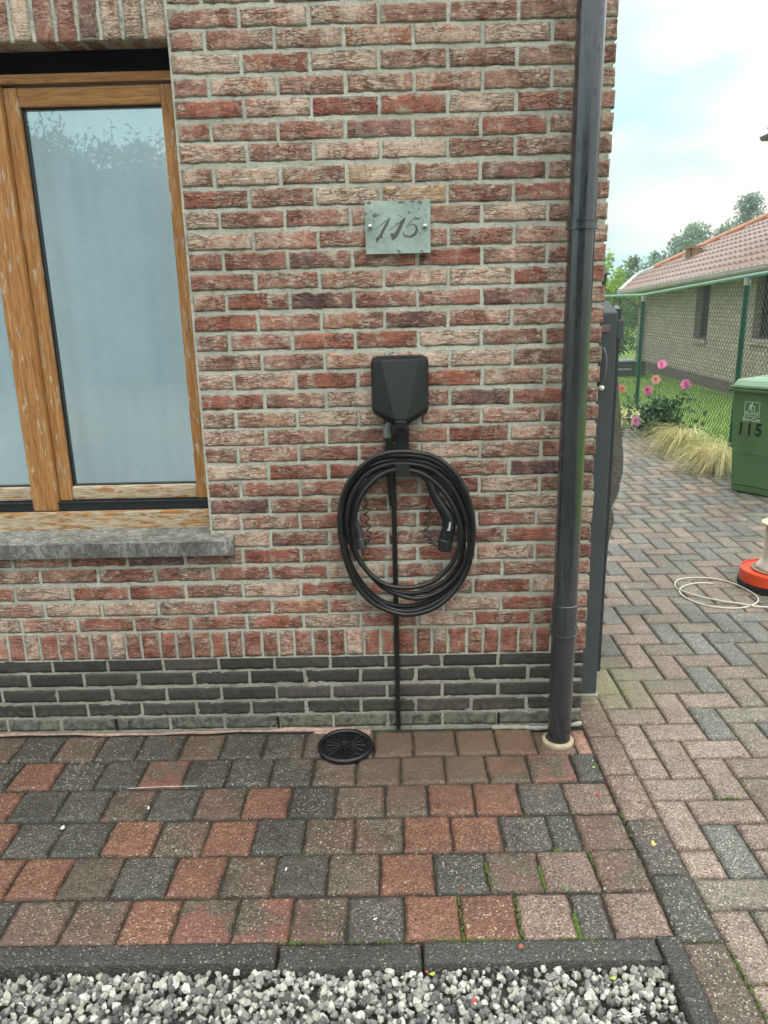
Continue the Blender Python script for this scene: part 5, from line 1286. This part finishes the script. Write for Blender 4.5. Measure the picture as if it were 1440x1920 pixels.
tree('conical_tree', 13.7, 42, 3.35, 1.0, 1.6, 3500, .2, LF3, 'pointed mid-green tree to the left of the tiled roof', None, seed=7)
tree('light_green_tree', 6.55, 22, 2.95, .62, 1.15, 2400, .11, LF2, 'light green loose tree beside the brick corner of the house', None, seed=8, trunk=.06)
tree('light_green_tree', 7.6, 23, 2.25, .85, .75, 2600, .11, LF2, 'lower light green tree right of the tall loose one, above the fence rail', None, seed=9, trunk=.06)
for i in range(7):
    tree('conifer', 8.5 + i * 1.3, 34 + (i % 2), 1.35 + .12 * (i % 3), 1.1, .9, 1800, .2, LF4, ['first', 'second', 'third', 'fourth', 'fifth', 'sixth', 'seventh'][i] + ' dark blue-green tree from the left, behind the clipped hedge', 'row of dark trees behind the hedge', seed=20 + i)
# clipped hedge far behind
hd = MB(); rg = random.Random(2); pts = [(rg.uniform(5.2, 10.5), 21.9 + rg.uniform(0, .9) ** 1, rg.uniform(0, .80)) for i in range(7000)]
pts = [p if rg.random() < .35 else ((p[0], 21.9, p[2]) if rg.random() < .6 else (p[0], p[1], .79)) for p in pts]
leaves(hd, pts, .07, rg); ho_ = hd.build('clipped_hedge', leaf_mat('hedge_leaf', S(58, 92, 44), S(120, 158, 74)), attrs=True); tag(ho_, 'clipped green hedge at the far end of the lawn', 'hedge')
# shrub and dark box with slatted lid at the garage corner
sh = MB(); pts = [(4.95 + rg.gauss(0, .22), 14.2 + rg.gauss(0, .2), .28 + abs(rg.gauss(0, .25))) for i in range(700)]; leaves(sh, pts, .10, rg)
o = sh.build('garden_shrub', leaf_mat('shrub_leaf', S(52, 86, 42), S(120, 158, 84)), attrs=True); tag(o, 'small leafy shrub on the lawn left of the garage corner', 'shrub')
bx_ = empty('garden_box', (4.62, 12.1, 0)); tag(bx_, 'dark low garden box with a pale slatted lid at the garage corner', 'box')
a = MB(); box(a, 4.42, 4.98, 12.0, 12.5, 0, .27, .01); a.build('body', simple('dark_box', S(46, 52, 52), .6), bx_)
a = MB(); [box(a, 4.40, 4.80, 11.97 + .09 * i, 12.03 + .09 * i, .275, .30, .002) for i in range(5)]; a.build('slatted_lid', simple('pale_slats', S(186, 194, 192), .4), bx_)
a = MB(); box(a, 4.44, 4.72, 11.985, 11.995, .12, .15, 0); a.build('label_strip', simple('pale_strip', S(170, 178, 176), .5), bx_); adopt(bx_)

# feather grass clumps
FGM = leaf_mat('straw_grass', S(196, 182, 124), S(246, 236, 196), .7, .2); FGG = leaf_mat('green_grass', S(112, 138, 58), S(196, 204, 120), .7, .2)
def clump(x, y, n, L_, lean, label, seed, green=.3):
    rg = random.Random(seed); root = empty('feather_grass', (x, y, 0)); tag(root, label, 'ornamental grass', 'clumps of feather grass along the driveway edge')
    for nm, mt, cnt, ll in (('straw_blades', FGM, int(n * (1 - green)), L_), ('green_blades', FGG, int(n * green), L_ * .8)):
        mb = MB()
        for i in range(cnt):
            a_ = rg.uniform(0, 2 * math.pi); bx, by = x + rg.gauss(0, .06), y + rg.gauss(0, .09)
            dx, dy = math.cos(a_) * .55 + lean[0] * rg.uniform(.3, 1.3), math.sin(a_) * .55 + lean[1] * rg.uniform(.3, 1.3)
            l_ = ll * rg.uniform(.6, 1.15); up_ = rg.uniform(.45, 1.0); seg = 7; P = []
            for k in range(seg + 1):
                t_ = k / seg; P.append(Vector((bx + dx * l_ * (t_ ** 1.3) * .9, by + dy * l_ * (t_ ** 1.3) * .9, max(.008, l_ * up_ * (1.5 * t_ - 1.45 * t_ * t_) + .02 * math.sin(k + i)))))
            w0 = rg.uniform(.0022, .0050); sd3 = Vector((-dy, dx, .4)).normalized(); V_ = []
            for k, p_ in enumerate(P):
                w_ = w0 * (1 - k / (seg + 1)); V_ += [(p_ - sd3 * w_)[:], (p_ + sd3 * w_)[:]]
            tn = rg.random(); mb.add(V_, [(2 * k, 2 * k + 1, 2 * k + 3, 2 * k + 2) for k in range(seg)], col=[tn, tn, tn])
        mb.build(nm, mt, root, attrs=True)
    adopt(root)
clump(3.10, 4.15, 950, .58, (-.42, -.25), 'bushy straw-coloured feather grass clump next to the green bin', 1, .22)
clump(3.12, 4.95, 950, .64, (-.50, -.15), 'broad feather grass clump in the middle, blades falling left over the paving', 2, .35)
clump(3.05, 6.6, 500, .55, (-.35, -.2), 'pale feather grass clump left of the pink dahlia', 3, .2)
clump(3.16, 4.55, 550, .60, (-.35, -.1), 'greener feather grass between the two pale clumps', 4, .75)

# dahlia with pink blooms
dh = empty('dahlia', (3.10, 5.8, 0)); tag(dh, 'dahlia plant with pink blooms and dark leaves in front of the fence', 'flowering plant')
rg = random.Random(4); stm = MB(); lv = MB()
BL = [((3.113, 5.8, .764), S(244, 150, 196), .056, 0), ((3.368, 5.75, .555), S(246, 142, 200), .066, 0), ((2.967, 5.75, .502), S(214, 130, 160), .060, 1), ((3.062, 5.8, .608), S(226, 172, 158), .056, 1), ((2.85, 5.7, .181), S(220, 150, 190), .062, 1), ((2.712, 5.8, .513), S(220, 160, 130), .045, 1), ((2.66, 5.8, .54), S(220, 120, 160), .04, 1)]
for (p_, c_, r_, w_) in BL:
    bx, by = 3.12 + rg.gauss(0, .05), 5.85 + rg.gauss(0, .05)
    tube(stm, catmull([(bx, by, 0), ((bx + p_[0]) / 2 + rg.gauss(0, .02), (by + p_[1]) / 2, p_[2] * .55), (p_[0], p_[1] + .01, p_[2] - .01)], 5), .0045, 6)
for i in range(760):
    a_ = rg.uniform(0, 6.28); rr4 = abs(rg.gauss(0, .16)); z = rg.uniform(.03, .40) * (1 - rr4 * .9)
    leaves(lv, [(3.12 + rr4 * math.cos(a_) * 1.25, 5.8 + rr4 * math.sin(a_), max(.02, z))], .075, rg, up=.1, asp=.55)
for (cx_, cz_) in ((3.37, .45), (3.42, .36), (2.80, .38), (2.78, .30), (3.3, .38), (3.0, .42)):
    for i in range(12): leaves(lv, [(cx_ + rg.gauss(0, .04), 5.75 + rg.gauss(0, .04), cz_ + rg.gauss(0, .03))], .06, rg, up=.2, asp=.5)
stm.build('stems', simple('stem_green', S(92, 120, 62), .6), dh, smooth=True)
lv.build('leaves', leaf_mat('dahlia_leaf', S(38, 66, 40), S(104, 134, 96), .4, .5), dh, attrs=True)
for (p_, c_, r_, w_) in BL:
    mb = MB(); c0_ = Vector(p_)
    ax = Vector((-.5, -.8, .35 if not w_ else .1)).normalized(); s1 = ax.cross(Vector((0, 0, 1))).normalized(); s2 = ax.cross(s1)
    for ring in range(5):
        for k in range(12 - ring):
            a_ = 2 * math.pi * k / (12 - ring) + ring * .4; rad = (s1 * math.cos(a_) + s2 * math.sin(a_)); tilt = .15 + ring * .3
            d = (rad * math.cos(tilt) + ax * math.sin(tilt)).normalized(); l_ = r_ * (1 - ring * .13) * rg.uniform(.85, 1.1); sd4 = d.cross(ax).normalized() * l_ * .26
            st0 = c0_ + ax * .006 * ring; tn = rg.uniform(.8, 1.1)
            mb.add([st0[:], (st0 + d * l_ * .6 + sd4)[:], (st0 + d * l_)[:], (st0 + d * l_ * .6 - sd4)[:]], [(0, 1, 2, 3)])
    lathe(mb, [(.002, -.01), (.012, -.004), (.010, .006), (.003, .01)], tuple(c0_ + ax * .008), 8)
    mb.build('bloom', simple('petal', c_, .6, .15, 60), dh)
adopt(dh)

# tall hedge behind the viewer, mirrored in the window
hb_ = MB(); rg = random.Random(9); pts = []
for i in range(13000):
    x = rg.uniform(-9, 5); top = 4.16 + .10 * math.sin(x * 1.9) + .10 * math.sin(x * 4.3 + 1) + .08 * math.sin(x * 9)
    pts.append((x, -11.5 - rg.uniform(0, .6), top - abs(rg.gauss(0, .30))))
leaves(hb_, pts, .11, rg, up=.9, asp=.32)
for i in range(150):
    x = rg.uniform(-9, 5); top = 4.16 + .10 * math.sin(x * 1.9) + .10 * math.sin(x * 4.3 + 1) + rg.uniform(.0, .42)
    for k in range(14):
        z = top - k * .05; leaves(hb_, [(x + rg.gauss(0, .02), -11.6, z)], .13, rg, up=.8, asp=.3)
a = hb_.build('laurel_hedge', leaf_mat('laurel', S(40, 66, 40), S(80, 110, 70)), attrs=True); tag(a, 'tall leafy hedge behind the viewer, seen only mirrored in the window pane', 'hedge')
hc = MB(); [box(hc, -9 + .2 * i, -8.8 + .2 * i, -12.3 + .002 * (i % 2), -11.9, 0, 3.92 + .10 * math.sin((-8.9 + .2 * i) * 1.9) + .10 * math.sin((-8.9 + .2 * i) * 4.3 + 1), 0) for i in range(70)]
hc2 = hc.build('hedge_core', simple('hedge_dark', S(40, 58, 38), .9, .3, 6), a)

# ================================================================= damp air
hz = MB(); box(hz, -60, 75, -14, 60, -1.07, 12, 0)
ho2 = hz.build('haze', (lambda m: m)(bpy.data.materials.new('haze')))
hm = ho2.data.materials[0]; hm.use_nodes = True; n_ = hm.node_tree; n_.nodes.clear()
o_ = n_.nodes.new('ShaderNodeOutputMaterial'); pvl = n_.nodes.new('ShaderNodeVolumePrincipled'); pvl.inputs['Color'].default_value = (.93, .97, 1, 1); pvl.inputs['Density'].default_value = .0022
n_.links.new(pvl.outputs[0], o_.inputs['Volume']); struct(ho2, 'stuff')
